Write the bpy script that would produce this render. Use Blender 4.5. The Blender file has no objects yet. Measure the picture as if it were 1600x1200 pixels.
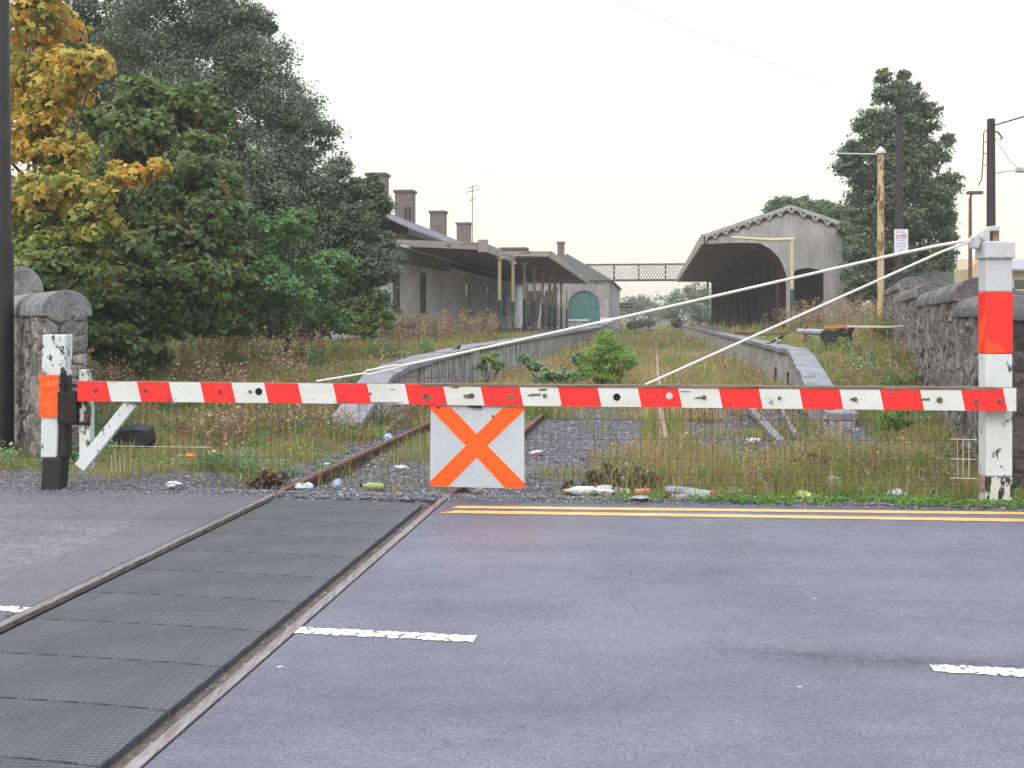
import bpy, math, random
import numpy as np
from mathutils import Vector, Matrix
from mathutils.geometry import tessellate_polygon
R = math.radians
random.seed(7); RS = np.random.RandomState(11)
scn = bpy.context.scene; COL = scn.collection
# ------------------------------------------------------------------ camera, world, sun
F, HZ, ZC = 1556.0, 498.0, 1.654          # measured from the photograph: focal length (px), horizon row, eye height
cam = bpy.data.cameras.new('camera'); camo = bpy.data.objects.new('camera', cam); COL.objects.link(camo)
camo.location = (0, 0, ZC); camo.rotation_euler = (R(90), 0, 0)
cam.sensor_width = 36; cam.lens = 36*F/1600; cam.shift_y = -(600-HZ)/1600
cam.clip_start = .1; cam.clip_end = 3000
scn.camera = camo
scn.render.resolution_x = 1024; scn.render.resolution_y = 768
scn.view_settings.view_transform = 'Standard'; scn.view_settings.look = 'None'
scn.view_settings.exposure = 0.0; scn.view_settings.gamma = 1
world = bpy.data.worlds.new('World'); scn.world = world; world.use_nodes = True
wt = world.node_tree; wt.nodes.clear()
sky = wt.nodes.new('ShaderNodeTexSky'); sky.sky_type = 'NISHITA'; sky.sun_disc = False
SUN_EL, SUN_AZ = 38, 215
sky.sun_elevation = R(SUN_EL); sky.sun_rotation = R(SUN_AZ); sky.dust_density = 4; sky.air_density = 1.5
b1 = wt.nodes.new('ShaderNodeBackground'); b1.inputs[1].default_value = .05
wt.links.new(sky.outputs[0], b1.inputs[0])
tc = wt.nodes.new('ShaderNodeTexCoord'); sx = wt.nodes.new('ShaderNodeSeparateXYZ'); wt.links.new(tc.outputs['Generated'], sx.inputs[0])
cr = wt.nodes.new('ShaderNodeValToRGB'); wt.links.new(sx.outputs[2], cr.inputs[0])     # overcast cloud layer: pale at the horizon, bright overhead
el = cr.color_ramp.elements
el[0].position = 0; el[0].color = (.48, .44, .38, 1)
el[1].position = 1; el[1].color = (1.25, 1.26, 1.3, 1)
for p, c in ((.02, (.487, .46, .375, 1)), (.12, (.49, .465, .395, 1)), (.26, (.478, .478, .435, 1)), (.4, (.60, .61, .62, 1)), (.65, (1.05, 1.06, 1.12, 1))):
    e = el.new(p); e.color = c
nz = wt.nodes.new('ShaderNodeTexNoise'); nz.inputs['Scale'].default_value = 1.6; nz.inputs['Detail'].default_value = 4
wt.links.new(tc.outputs['Generated'], nz.inputs['Vector'])
nr = wt.nodes.new('ShaderNodeMapRange'); nr.inputs[1].default_value = .3; nr.inputs[2].default_value = .7; nr.inputs[3].default_value = .95; nr.inputs[4].default_value = 1.05
wt.links.new(nz.outputs[0], nr.inputs[0])
mxw = wt.nodes.new('ShaderNodeMixRGB'); mxw.blend_type = 'MULTIPLY'; mxw.inputs[0].default_value = 1
wt.links.new(cr.outputs[0], mxw.inputs[1]); wt.links.new(nr.outputs[0], mxw.inputs[2])
b2 = wt.nodes.new('ShaderNodeBackground'); b2.inputs[1].default_value = 2.0; wt.links.new(mxw.outputs[0], b2.inputs[0])
ad = wt.nodes.new('ShaderNodeAddShader'); wt.links.new(b1.outputs[0], ad.inputs[0]); wt.links.new(b2.outputs[0], ad.inputs[1])
wo = wt.nodes.new('ShaderNodeOutputWorld'); wt.links.new(ad.outputs[0], wo.inputs[0])
sl = bpy.data.lights.new('sun', 'SUN'); sl.energy = 1.0; sl.angle = R(20); sl.color = (1, .96, .9)
so = bpy.data.objects.new('sun', sl); COL.objects.link(so)
_az, _el = R(SUN_AZ), R(SUN_EL)
sd = Vector((math.sin(_az)*math.cos(_el), math.cos(_az)*math.cos(_el), math.sin(_el)))   # towards the sun (behind and left of the camera)
so.rotation_euler = sd.to_track_quat('Z', 'Y').to_euler()
so.location = (-10, -10, 30)

# ------------------------------------------------------------------ coordinates
ROT = -math.atan(.142); CR, SR = math.cos(ROT), math.sin(ROT)
def px(x, y, Y): return np.array([(x-800)*Y/F, Y, ZC-(y-HZ)*Y/F])
def A(Y, t): return (Y + .1406*t*1.0)*1.0101 if False else 1.0101*Y + .1406*t
def AB(b, a, z): return (a*.1406+b*.9901, a*.9901-b*.1406, z)       # station frame: a along the track, b to the right of it
def gnd(x, y): Y = ZC*F/(y-HZ); return ((x-800)*Y/F, Y)
def rdp(x, y): Y = 1.77*F/(y-478); return ((x-800)*Y/F, Y)
SM = np.array([[CR, -SR, 0], [SR, CR, 0], [0, 0, 1.]])              # station frame -> world
def sstep(a, b, x): t = np.clip((x-a)/(b-a), 0, 1); return t*t*(3-2*t)
def redge(X): return 9.1-.105*X
def roadz(Y): return .01285*(Y-9)
def vnoise(X, Y, s, seed=0):
    X = np.asarray(X, float)/s+seed*13.7; Y = np.asarray(Y, float)/s+seed*7.3
    xi = np.floor(X).astype(int); yi = np.floor(Y).astype(int); fx = X-xi; fy = Y-yi
    fx = fx*fx*(3-2*fx); fy = fy*fy*(3-2*fy)
    def h(i, j):
        n = (i*374761393+j*668265263+seed*982451653) & 0x7fffffff
        n = ((n ^ (n >> 13))*1274126177) & 0x7fffffff
        return (n & 0xffff)/65535.
    return (h(xi, yi)*(1-fx)+h(xi+1, yi)*fx)*(1-fy)+(h(xi, yi+1)*(1-fx)+h(xi+1, yi+1)*fx)*fy
def rshift(Y): return -.55*np.clip((22.6-np.asarray(Y, float))/8.5, 0, 1)
def gz(X, Y):
    X = np.asarray(X, float); Y = np.asarray(Y, float); t = X-.142*Y
    near = sstep(0, 1.5, Y-redge(X))
    z = (-.13)*sstep(0, .9, Y-redge(X))*sstep(-4.6, -4.2, t)*(1-sstep(3.3, 3.8, t))
    z = z + .93*sstep(13.5, 25, Y)*(1-sstep(-4.85, -4.75, t))
    z = z + (.18*sstep(12.5, 14.5, Y)+.75*sstep(14.5, 23, Y))*sstep(3.27, 3.40, t-rshift(Y))
    z = z + .55*sstep(5.6, 8.5, t)*sstep(21, 28, Y)*(1-sstep(44, 49, Y))
    z = z + (vnoise(X, Y, 1.3, 1)-.5)*.07*near + (vnoise(X, Y, .4, 2)-.5)*.03*near
    rz = roadz(Y)
    rd = sstep(-.25, .1, Y-redge(X))
    z = z*rd + (rz-.06)*(1-rd) + rd*(1-near)*.012
    bk = (1-sstep(-2.6, -1.6, Y))
    z = z*(1-bk) + bk*(-.1)
    return z

# ------------------------------------------------------------------ materials
class NM:
    def __init__(s, name, rough=.85, spec=.25, metal=0):
        s.m = bpy.data.materials.new(name); s.m.use_nodes = True; s.t = s.m.node_tree; s.n = s.t.nodes
        s.p = s.n['Principled BSDF']; s.p.inputs['Roughness'].default_value = rough
        s.p.inputs['Specular IOR Level'].default_value = spec; s.p.inputs['Metallic'].default_value = metal
        s.co = s.n.new('ShaderNodeTexCoord')
    def L(s, a, b):
        if hasattr(a, 'is_linked') or isinstance(a, bpy.types.NodeSocket): s.t.links.new(a, b)
        elif isinstance(a, (tuple, list)): b.default_value = tuple(a)+((1,) if len(a) == 3 and len(b.default_value) == 4 else ())
        else: b.default_value = a
    def vec(s, sc=(1, 1, 1), kind='Object', rot=0):
        m = s.n.new('ShaderNodeMapping'); m.inputs['Scale'].default_value = sc; m.inputs['Rotation'].default_value = (0, 0, rot); s.L(s.co.outputs[kind], m.inputs[0]); return m.outputs[0]
    def noise(s, scale, detail=4, v=None, rough=.55, dist=0):
        t = s.n.new('ShaderNodeTexNoise'); t.inputs['Scale'].default_value = scale; t.inputs['Detail'].default_value = detail
        t.inputs['Roughness'].default_value = rough; t.inputs['Distortion'].default_value = dist
        s.L(v if v is not None else s.co.outputs['Object'], t.inputs['Vector']); return t.outputs[0]
    def vor(s, scale, feat='F1', v=None, out=0):
        t = s.n.new('ShaderNodeTexVoronoi'); t.feature = feat; t.inputs['Scale'].default_value = scale
        s.L(v if v is not None else s.co.outputs['Object'], t.inputs['Vector']); return t.outputs[out]
    def ramp(s, f, *st, interp='LINEAR'):
        r = s.n.new('ShaderNodeValToRGB'); s.L(f, r.inputs[0]); e = r.color_ramp.elements; r.color_ramp.interpolation = interp
        while len(e) < len(st): e.new(.5)
        for k, (p, c) in enumerate(st):
            e[k].position = p
            e[k].color = (tuple(c)+(1,)) if isinstance(c, (tuple, list)) else (c, c, c, 1)
        return r.outputs[0]
    def mix(s, f, a, b, mode='MIX'):
        m = s.n.new('ShaderNodeMixRGB'); m.blend_type = mode; s.L(f, m.inputs[0]); s.L(a, m.inputs[1]); s.L(b, m.inputs[2]); return m.outputs[0]
    def math(s, op, a, b=0.):
        m = s.n.new('ShaderNodeMath'); m.operation = op; s.L(a, m.inputs[0]); s.L(b, m.inputs[1]); return m.outputs[0]
    def attr(s, name='rnd'):
        a = s.n.new('ShaderNodeAttribute'); a.attribute_name = name; return a.outputs['Fac']
    def sep(s, v=None):
        q = s.n.new('ShaderNodeSeparateXYZ'); s.L(v if v is not None else s.co.outputs['Object'], q.inputs[0]); return q.outputs
    def bump(s, h, st=.4, d=.02):
        b = s.n.new('ShaderNodeBump'); b.inputs['Strength'].default_value = st; b.inputs['Distance'].default_value = d
        s.L(h, b.inputs['Height']); s.L(b.outputs[0], s.p.inputs['Normal']); return s
    def col(s, c): s.L(c, s.p.inputs['Base Color']); return s
    def rough(s, c): s.L(c, s.p.inputs['Roughness']); return s
M = {}
def simple(name, c, c2=None, sc=8, rough=.8, spec=.25, metal=0, bump=.3, bd=.01, det=5, stretch=None):
    m = NM(name, rough, spec, metal); c2 = c2 or tuple(x*.6 for x in c)
    v = m.vec(stretch) if stretch else None
    n = m.noise(sc, det, v); m.col(m.ramp(n, (.3, c2), (.68, c)))
    if bump: m.bump(m.noise(sc*3, 4, v), bump, bd)
    M[name] = m.m; return m

# asphalt, with fine aggregate, faint cracks, a damp band and pale scuffs
def asphalt(name, lo, hi, cracks=True, coarse=1., extra=True, rough=(.5, .72)):
    m = NM(name, .6, .5)
    ag = m.vor(150*coarse, out=1); agv = m.sep(ag)[0]
    base = m.ramp(m.noise(60*coarse, 3), (.3, lo), (.7, hi))
    base = m.mix(.5, base, m.ramp(agv, (0, tuple(x*.55 for x in lo)), (.5, tuple(x*1.1 for x in lo)), (.95, hi), (1, tuple(min(.5, x*1.7) for x in hi))))
    big = m.noise(.5, 6, rough=.62); base = m.mix(.6, base, m.ramp(big, (.3, (.62, .62, .64)), (.5, (1., 1., 1.)), (.7, (1.3, 1.27, 1.24))), 'MULTIPLY'); base = m.mix(.4, base, m.ramp(m.noise(1.1, 4, m.vec((.14, 1.6, 1), rot=R(5)), .6), (.35, (.72, .72, .74)), (.65, (1.22, 1.2, 1.18))), 'MULTIPLY'); base = m.mix(.35, base, m.ramp(m.noise(5, 6, m.vec((.5, 1.4, 1)), .7), (.3, (.6, .6, .6)), (.7, (1.3, 1.3, 1.3))), 'MULTIPLY')
    if extra:
        s = m.sep(m.vec((1, 1, 1), rot=R(9)))
        # darker worn joint beyond the broken centre line
        d = m.math('ABSOLUTE', m.math('ADD', s[1], m.math('MULTIPLY', m.noise(.7, 3), .3)))
        yb = m.math('ABSOLUTE', m.math('SUBTRACT', m.math('ADD', s[1], m.math('MULTIPLY', m.noise(1.2, 3), .16)), 5.28))
        band = m.ramp(yb, (.0, 1.), (.16, 0.)); xm = m.ramp(m.math('MULTIPLY', m.math('ADD', s[0], 5.), .1), (.49, 0.), (.56, 1.), (.8, 1.), (.95, 0.))
        band = m.math('MULTIPLY', m.math('MULTIPLY', band, xm), m.ramp(m.noise(26, 3), (.35, .15), (.6, 1.)))
        base = m.mix(m.math('MULTIPLY', band, .9), base, tuple(x*.35 for x in lo))
        # reddish rust bleed near the end of the yellow lines
        o = m.sep(); dx = m.math('SUBTRACT', o[0], .1); dy = m.math('SUBTRACT', o[1], 7.9)
        rr = m.math('SQRT', m.math('ADD', m.math('MULTIPLY', m.math('MULTIPLY', dx, dx), .8), m.math('MULTIPLY', dy, dy)))
        base = m.mix(m.ramp(m.math('ADD', rr, m.math('MULTIPLY', m.noise(2.5, 4), .5)), (.2, .45), (1.0, 0.)), base, (.14, .095, .09))
        # dark patch of bitumen by the edge of the road
        ee = m.math('SUBTRACT', m.math('ADD', o[1], m.math('MULTIPLY', o[0], .09)), m.math('MULTIPLY', m.noise(3, 3), .14))
        base = m.mix(m.ramp(m.math('MULTIPLY', ee, .1), (.876, 0.), (.888, .55)), base, tuple(x*.5 for x in lo))
        w = m.ramp(m.noise(2.2, 6, rough=.7), (.70, 0.), (.73, .55)); base = m.mix(m.math('MULTIPLY', w, m.ramp(m.noise(40, 3), (.45, 0.), (.6, 1.))), base, (.30, .29, .33))
        base = m.mix(m.ramp(m.vor(1.9, out=0, v=m.vec((1, 1.6, 1))), (.0, .95), (.030, .8), (.038, 0.)), base, (.42, .41, .43))
    if cracks:
        cv = m.mix(.09, m.co.outputs['Object'], m.n.new('ShaderNodeTexNoise').outputs[1])
        cd = m.vor(1.3, 'DISTANCE_TO_EDGE', v=cv)
        mask = m.ramp(m.noise(.45, 2), (.52, 0.), (.58, 1.))
        base = m.mix(m.math('MULTIPLY', m.ramp(cd, (.0, .8), (.006, 0.)), m.math('MULTIPLY', mask, m.ramp(m.noise(14, 3), (.4, 0.), (.6, 1.)))), base, (.02, .02, .025))
    m.col(base); m.rough(m.ramp(m.noise(.8, 5), (.3, rough[0]), (.7, rough[1])))
    m.bump(m.math('ADD', m.math('MULTIPLY', agv, .6), m.noise(70*coarse, 3)), .45, .006)
    M[name] = m.m
asphalt('asphalt', (.084, .088, .122), (.160, .165, .214))
asphalt('old_asphalt', (.075, .076, .09), (.175, .172, .20), coarse=.4, extra=False)
asphalt('smooth_asphalt', (.08, .079, .10), (.13, .127, .155), extra=False)
# rubber crossing panel: ribs and dimples
m = NM('rubber', .55, .4); v = m.vec((1, 1, 1)); s_ = m.sep(v)
w1 = m.math('SINE', m.math('MULTIPLY', s_[1], 260.)); w2 = m.math('SINE', m.math('MULTIPLY', s_[0], 170.))
h = m.math('MULTIPLY', m.math('ADD', w1, 1.), m.math('ADD', w2, 1.2))
c = m.ramp(h, (.0, (.035, .037, .044)), (.9, (.10, .105, .125))); c = m.mix(.5, c, m.ramp(m.noise(2.2, 5), (.3, (.45, .45, .5)), (.7, (1.5, 1.5, 1.5))), 'MULTIPLY')
c = m.mix(m.ramp(m.noise(9, 6, rough=.7), (.6, 0.), (.75, .5)), c, (.15, .145, .15)); m.col(c); m.bump(h, .7, .006); M['rubber'] = m.m
# paints
def paint(name, c, under=(.10, .075, .055), peel=.64, sc=7, c2=None, stretch=(1, 1, 1), rough=.5, dirt=.35):
    m = NM(name, rough, .35); v = m.vec(stretch)
    b = m.mix(dirt, c, m.ramp(m.noise(3, 6, v), (.3, (.62, .58, .5)), (.6, (1, 1, 1))), 'MULTIPLY')
    if c2: b = m.mix(m.ramp(m.noise(5, 5, dist=.6), (.5, 0.), (.54, 1.)), b, c2)
    b = m.mix(m.ramp(m.noise(60, 3), (.66, 0.), (.7, .6)), b, tuple(x*.4 for x in c))
    n = m.noise(sc, 8, v, .72); f = m.ramp(n, (peel, 0.), (peel+.02, 1.))
    b = m.mix(f, b, m.ramp(m.noise(30, 4), (.3, tuple(x*.5 for x in under)), (.7, under)))
    m.col(b); m.bump(m.math('SUBTRACT', m.noise(40, 3), m.math('MULTIPLY', f, 1.5)), .35, .004); M[name] = m.m; return m
paint('white_paint', (.62, .65, .64), peel=.635, stretch=(.6, 1, 2.2))
paint('red_paint', (.80, .030, .028), peel=.74, stretch=(.6, 1, 2.2), dirt=.15)
paint('post_white', (.60, .64, .66), (.10, .09, .08), .60, 9, stretch=(1, 1, .5))
paint('post_white_worn', (.60, .64, .66), (.05, .045, .04), .55, 14, stretch=(1, 1, .6))
paint('post_rotten', (.58, .60, .58), (.06, .05, .04), .50, 9, stretch=(1.3, 1.3, .45))
paint('post_red', (.78, .032, .022), (.3, .03, .02), .85, 9, c2=(.88, .085, .02), dirt=.1)
paint('orange_band', (.95, .11, .02), (.3, .05, .02), .78, 9, dirt=.15)
paint('cap_grey', (.50, .52, .55), (.25, .2, .17), .8, 9)
paint('sign_orange', (.98, .11, .012), (.12, .04, .02), .745, 9, dirt=.08)
paint('sign_white', (.46, .52, .57), (.12, .12, .12), .735, 13, stretch=(1.5, 1, .5), dirt=.25)
paint('rod_white', (.66, .67, .62), (.28, .2, .13), .70, 14)
paint('post_black', (.02, .021, .024), (.06, .055, .05), .6, 9)
paint('cream_paint', (.62, .52, .33), (.24, .12, .07), .62, 6, stretch=(1, 1, .4))
paint('green_paint', (.035, .10, .07), (.05, .05, .04), .62, 8, stretch=(1, 1, .4))
paint('teal_paint', (.05, .17, .15), (.6, .62, .6), .73, 3.2, stretch=(2, 1, 1), dirt=.5)
paint('fascia_paint', (.30, .28, .25), (.12, .10, .085), .55, 3, stretch=(.5, .5, 1.6))
paint('green_fascia', (.13, .17, .145), (.07, .08, .07), .6, 2)
paint('yellow_line', (.66, .40, .13), (.16, .14, .12), .69, 10, dirt=.3)
paint('white_line', (.72, .72, .70), (.15, .145, .17), .545, 16, dirt=.3)
paint('rusty_post', (.50, .40, .26), (.26, .11, .06), .52, 3, stretch=(1, 1, .35))
simple('wood_top', (.22, .17, .125), (.09, .07, .055), 9, stretch=(.4, 3, 3))
simple('rust', (.20, .105, .08), (.085, .045, .036), 14, .8)
simple('rust_light', (.36, .245, .20), (.19, .12, .10), 14, .7)
simple('rail_top', (.34, .32, .33), (.15, .125, .12), 16, .38, .5, .5, stretch=(3, .35, 1))
simple('rail_web', (.095, .05, .045), (.045, .028, .026), 10, .8)
simple('grime', (.13, .115, .10), (.06, .05, .045), 25, .9, bump=.6)
simple('tar_black', (.03, .03, .033), (.014, .014, .016), 9, .6, .4)
simple('pole_dark', (.055, .047, .055), (.03, .026, .03), 6, .7, stretch=(3, 3, .3))
simple('pole_steel', (.03, .027, .03), (.018, .016, .018), 3, .5, .4)
simple('bark', (.085, .065, .05), (.035, .028, .022), 9, .95, bump=.8, stretch=(2, 2, .5))
simple('brick', (.175, .14, .125), (.09, .073, .067), 5)
simple('slate', (.27, .28, .34), (.17, .18, .22), 4, .5, .5, stretch=(1, 3, 3))
simple('slate_dark', (.075, .08, .078), (.045, .05, .048), 4, .8, .2, stretch=(1, 3, 3))
simple('cladding_trim', (.42, .42, .41), (.27, .265, .26), 5)
simple('soffit', (.17, .125, .11), (.10, .07, .063), 3, stretch=(6, .5, .5))
simple('dark_timber', (.075, .062, .057), (.035, .03, .028), 5, stretch=(6, 6, .5))
simple('painted_void', (.012, .011, .011), (.006, .006, .006), 5)  # near-black colour painted for the shade inside slots and holes
simple('wire', (.06, .055, .05), (.03, .03, .03), 20, .6)
simple('iron', (.028, .025, .024), (.014, .013, .013), 10, .7, metal=.2)
m_ = simple('coping_slab', (.24, .24, .28), (.15, .15, .18), 3.5, .65, .4, bump=.4)
_c = m_.mix(m_.ramp(m_.noise(1.6, 6, rough=.7), (.54, 0.), (.62, .75)), m_.p.inputs['Base Color'].links[0].from_socket, (.09, .095, .05)); m_.col(_c)
simple('grey_plastic', (.36, .38, .42), (.22, .23, .26), 5, .45, .4, bump=.1)
simple('litter_white', (.68, .68, .70), (.45, .45, .48), 12, .5, bump=.2)
simple('litter_blue', (.30, .46, .68), (.55, .62, .72), 9, .45, bump=.2)
simple('litter_red', (.62, .05, .04), (.5, .3, .28), 9, .35, .5, bump=.1)
simple('litter_pink', (.70, .45, .47), (.6, .6, .62), 9, .5, bump=.1)
simple('litter_yellow', (.50, .54, .20), (.36, .48, .24), 9, .4, bump=.1)
simple('litter_clear', (.55, .60, .62), (.35, .42, .44), 7, .2, .6, bump=.1)
simple('litter_orange', (.8, .25, .10), (.6, .15, .08), 7, .5, bump=.1)
simple('sign_board', (.66, .67, .74), (.58, .6, .7), 3, .4, .4, bump=0)
simple('sign_text', (.42, .07, .13), (.38, .1, .2), 9, .5, bump=0)
simple('sign_text_grey', (.22, .14, .22), (.26, .2, .3), 9, .5, bump=0)
simple('beige_render', (.56, .46, .30), (.46, .38, .25), 3)
simple('grey_render', (.25, .27, .25), (.17, .19, .18), 2)
simple('glass_dark', (.04, .045, .055), (.02, .022, .03), 2, .1, .6, bump=0)
simple('bird_black', (.008, .009, .012), (.004, .004, .005), 9, .5)
simple('bird_white', (.7, .7, .72), (.6, .6, .62), 9, .6)
simple('board_grey', (.155, .155, .165), (.10, .10, .11), 3, stretch=(5, 5, .6))
simple('weathered_timber', (.24, .23, .235), (.11, .105, .11), 8, stretch=(3, .4, 3))
simple('moss', (.10, .13, .03), (.05, .07, .02), 10, .95, bump=.8)
# rough rubble stone: per-stone tint, lichen, streaks
def stone(name, lo, hi, lich=.4, moss=.25):
    m = NM(name, .92, .2); a = m.attr(); c = m.ramp(a, (0, lo), (1, hi))
    c = m.mix(.75, c, m.ramp(m.noise(7, 7, rough=.7), (.3, (.35, .34, .33)), (.68, (1.5, 1.5, 1.5))), 'MULTIPLY')
    c = m.mix(m.ramp(m.noise(2.3, 7, rough=.75), (.58-.1*lich, 0.), (.66-.05*lich, .75)), c, (.36, .365, .37))
    c = m.mix(m.ramp(m.noise(2.1, 5, rough=.7), (.62-.15*moss, 0.), (.72, .7)), c, (.085, .095, .035))
    c = m.mix(m.ramp(m.noise(30, 4), (.55, 0.), (.65, .5)), c, tuple(x*.3 for x in lo))
    m.col(c); m.bump(m.noise(22, 7, rough=.7), .9, .03); M[name] = m.m
stone('stone', (.14, .135, .135), (.28, .275, .27))
stone('stone_mid', (.15, .145, .14), (.26, .25, .24), .55, .4)
stone('stone_dark', (.05, .046, .048), (.12, .11, .115), .25, .1)
stone('coping_stone', (.20, .205, .215), (.28, .285, .295), .5, .15)
stone('coping_dark', (.115, .11, .12), (.18, .175, .185), .35, .4)
simple('mortar', (.12, .112, .105), (.06, .055, .05), 20, .95, bump=.8)
# platform face: mass wall, white lime runs and black moss runs
def runwall(name, base, dark, light, dens=.5, cell=2.2):
    m = NM(name, .92, .2)
    d = m.vor(cell, 'DISTANCE_TO_EDGE', v=m.vec((1, 1, 1.6))); cells = m.sep(m.vor(cell, 'F1', v=m.vec((1, 1, 1.6)), out=1))[0]
    c = m.mix(.5, base, m.ramp(cells, (0, (.55, .55, .55)), (1, (1.35, 1.33, 1.3))), 'MULTIPLY')
    c = m.mix(m.ramp(d, (0, .7), (.05, 0.)), c, dark)
    st = m.noise(2.6, 6, m.vec((2.2, 2.2, .35)), .7)
    c = m.mix(m.ramp(st, (.42, 0.), (.6, .7)), c, light)
    st2 = m.noise(3.4, 6, m.vec((2.4, 2.4, .4)), .72)
    c = m.mix(m.ramp(st2, (.6-.12*dens, 0.), (.66, .9)), c, dark)
    c = m.mix(m.ramp(m.noise(12, 5), (.55, 0.), (.7, .5)), c, dark)
    m.col(c); m.bump(m.math('ADD', m.math('MULTIPLY', m.ramp(d, (0, 0.), (.08, 1.)), .8), m.noise(14, 6)), .6, .05); M[name] = m.m
runwall('platform_wall_mossy', (.24, .235, .22), (.03, .031, .026), (.58, .59, .57), 1.0, 2.4)
runwall('platform_wall_pale', (.31, .295, .265), (.07, .065, .055), (.48, .465, .43), .35, 1.3)
runwall('shed_wall', (.30, .295, .295), (.13, .125, .12), (.40, .40, .405), .3, .9)
runwall('render_wall', (.60, .60, .61), (.42, .415, .41), (.66, .66, .67), .2, .5)
# weathered corrugated / boarded cladding of the canopy end
m = NM('cladding', .85, .2); s_ = m.sep(); rib = m.math('SINE', m.math('MULTIPLY', s_[0], 58.))
c = m.ramp(m.noise(1.3, 6, m.vec((1.6, 1, .5)), .65), (.25, (.24, .24, .25)), (.5, (.36, .365, .38)), (.75, (.52, .52, .53)))
c = m.mix(m.ramp(m.noise(2.4, 6, m.vec((3, 1, .35)), .7), (.58, 0.), (.7, .6)), c, (.20, .145, .11))
c = m.mix(m.ramp(rib, (0., .28), (.12, 0.)), c, (.09, .09, .09)); m.col(c); m.bump(rib, .3, .012); M['cladding'] = m.m
# foliage: colour by the leaf's own random value
def foliage(name, stops, rough=.6, trans=.3, spec=.25):
    m = NM(name, rough, spec); c = m.ramp(m.attr(), *stops); m.col(c)
    tr = m.n.new('ShaderNodeBsdfTranslucent'); m.L(m.mix(1, c, (1.3, 1.3, .8), 'MULTIPLY'), tr.inputs[0])
    mx = m.n.new('ShaderNodeMixShader'); mx.inputs[0].default_value = trans
    m.L(m.p.outputs[0], mx.inputs[1]); m.L(tr.outputs[0], mx.inputs[2]); m.L(mx.outputs[0], m.n['Material Output'].inputs[0]); M[name] = m.m
foliage('leaf_holm', [(0, (.06, .095, .055)), (.5, (.105, .15, .09)), (1, (.17, .22, .14))], .45, .25)
foliage('leaf_back', [(0, (.055, .09, .055)), (.6, (.095, .14, .085)), (1, (.15, .19, .12))], .5, .25)
foliage('leaf_maple', [(0, (0.054, 0.108, 0.041)), (.4, (0.108, 0.176, 0.068)), (.7, (0.162, 0.230, 0.081)), (.88, (0.257, 0.189, 0.081)), (1, (0.297, 0.149, 0.081))])
foliage('leaf_gold', [(0, (0.108, 0.176, 0.061)), (.3, (0.203, 0.267, 0.074)), (.55, (0.405, 0.379, 0.095)), (.8, (0.581, 0.393, 0.081)), (1, (0.634, 0.309, 0.081))])
foliage('leaf_bright', [(0, (0.069, 0.138, 0.057)), (.5, (0.115, 0.230, 0.092)), (1, (0.218, 0.345, 0.161))])
foliage('leaf_ivy', [(0, (0.064, 0.112, 0.056)), (.5, (0.096, 0.176, 0.080)), (.9, (0.192, 0.256, 0.112)), (1, (0.272, 0.240, 0.096))], .4, .15)
foliage('leaf_right', [(0, (0.075, 0.110, 0.075)), (.5, (0.112, 0.158, 0.098)), (.85, (0.165, 0.205, 0.105)), (1, (0.255, 0.236, 0.105))], .5, .25)
foliage('leaf_far', [(0, (.09, .12, .07)), (.5, (.13, .165, .09)), (1, (.2, .22, .12))])
foliage('dead_weed', [(0, (.15, .09, .06)), (.5, (.27, .19, .125)), (1, (.42, .33, .22))], .8, .2)
foliage('dark_weed', [(0, (.05, .025, .022)), (.5, (.10, .05, .045)), (1, (.2, .12, .08))], .8, .1)
foliage('shrub_green', [(0, (0.121, 0.216, 0.054)), (.5, (0.203, 0.338, 0.081)), (1, (0.338, 0.459, 0.135))])
foliage('budd_green', [(0, (0.081, 0.161, 0.081)), (.5, (0.149, 0.265, 0.149)), (1, (0.276, 0.391, 0.230))])
foliage('grass', [(0, (.085, .155, .04)), (.25, (.15, .22, .065)), (.5, (.26, .27, .10)), (.72, (.36, .29, .15)), (.88, (.35, .22, .125)), (1, (.55, .48, .31))], .7, .3)
foliage('verge_weed', [(0, (0.066, 0.165, 0.033)), (.6, (0.132, 0.264, 0.055)), (1, (0.275, 0.352, 0.110))], .6, .3)
foliage('stones', [(0, (.07, .07, .08)), (.5, (.16, .16, .185)), (.9, (.27, .27, .30)), (1, (.42, .42, .44))], .85, 0.)
# soil / leaf-litter ground
m = NM('soil', .95, .15)
c = m.ramp(m.noise(1.1, 6), (.3, (.075, .085, .03)), (.5, (.13, .115, .05)), (.7, (.17, .125, .065)))
c = m.mix(.6, c, m.ramp(m.noise(26, 5, rough=.7), (.3, (.45, .45, .45)), (.7, (1.6, 1.6, 1.5))), 'MULTIPLY'); m.col(c); m.bump(m.noise(30, 6), 1, .04); M['soil'] = m.m
m = NM('ballast', .95, .2); cl = m.sep(m.vor(24, out=1))[0]
c = m.ramp(cl, (0, (.05, .05, .055)), (.5, (.12, .12, .135)), (.9, (.2, .2, .22)), (1, (.33, .33, .35)))
c = m.mix(m.ramp(m.noise(1.4, 6), (.52, 0.), (.64, .6)), c, (.09, .08, .05))
m.col(c); m.bump(m.math('SUBTRACT', 1., m.vor(24)), 1, .04); M['ballast'] = m.m

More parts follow.
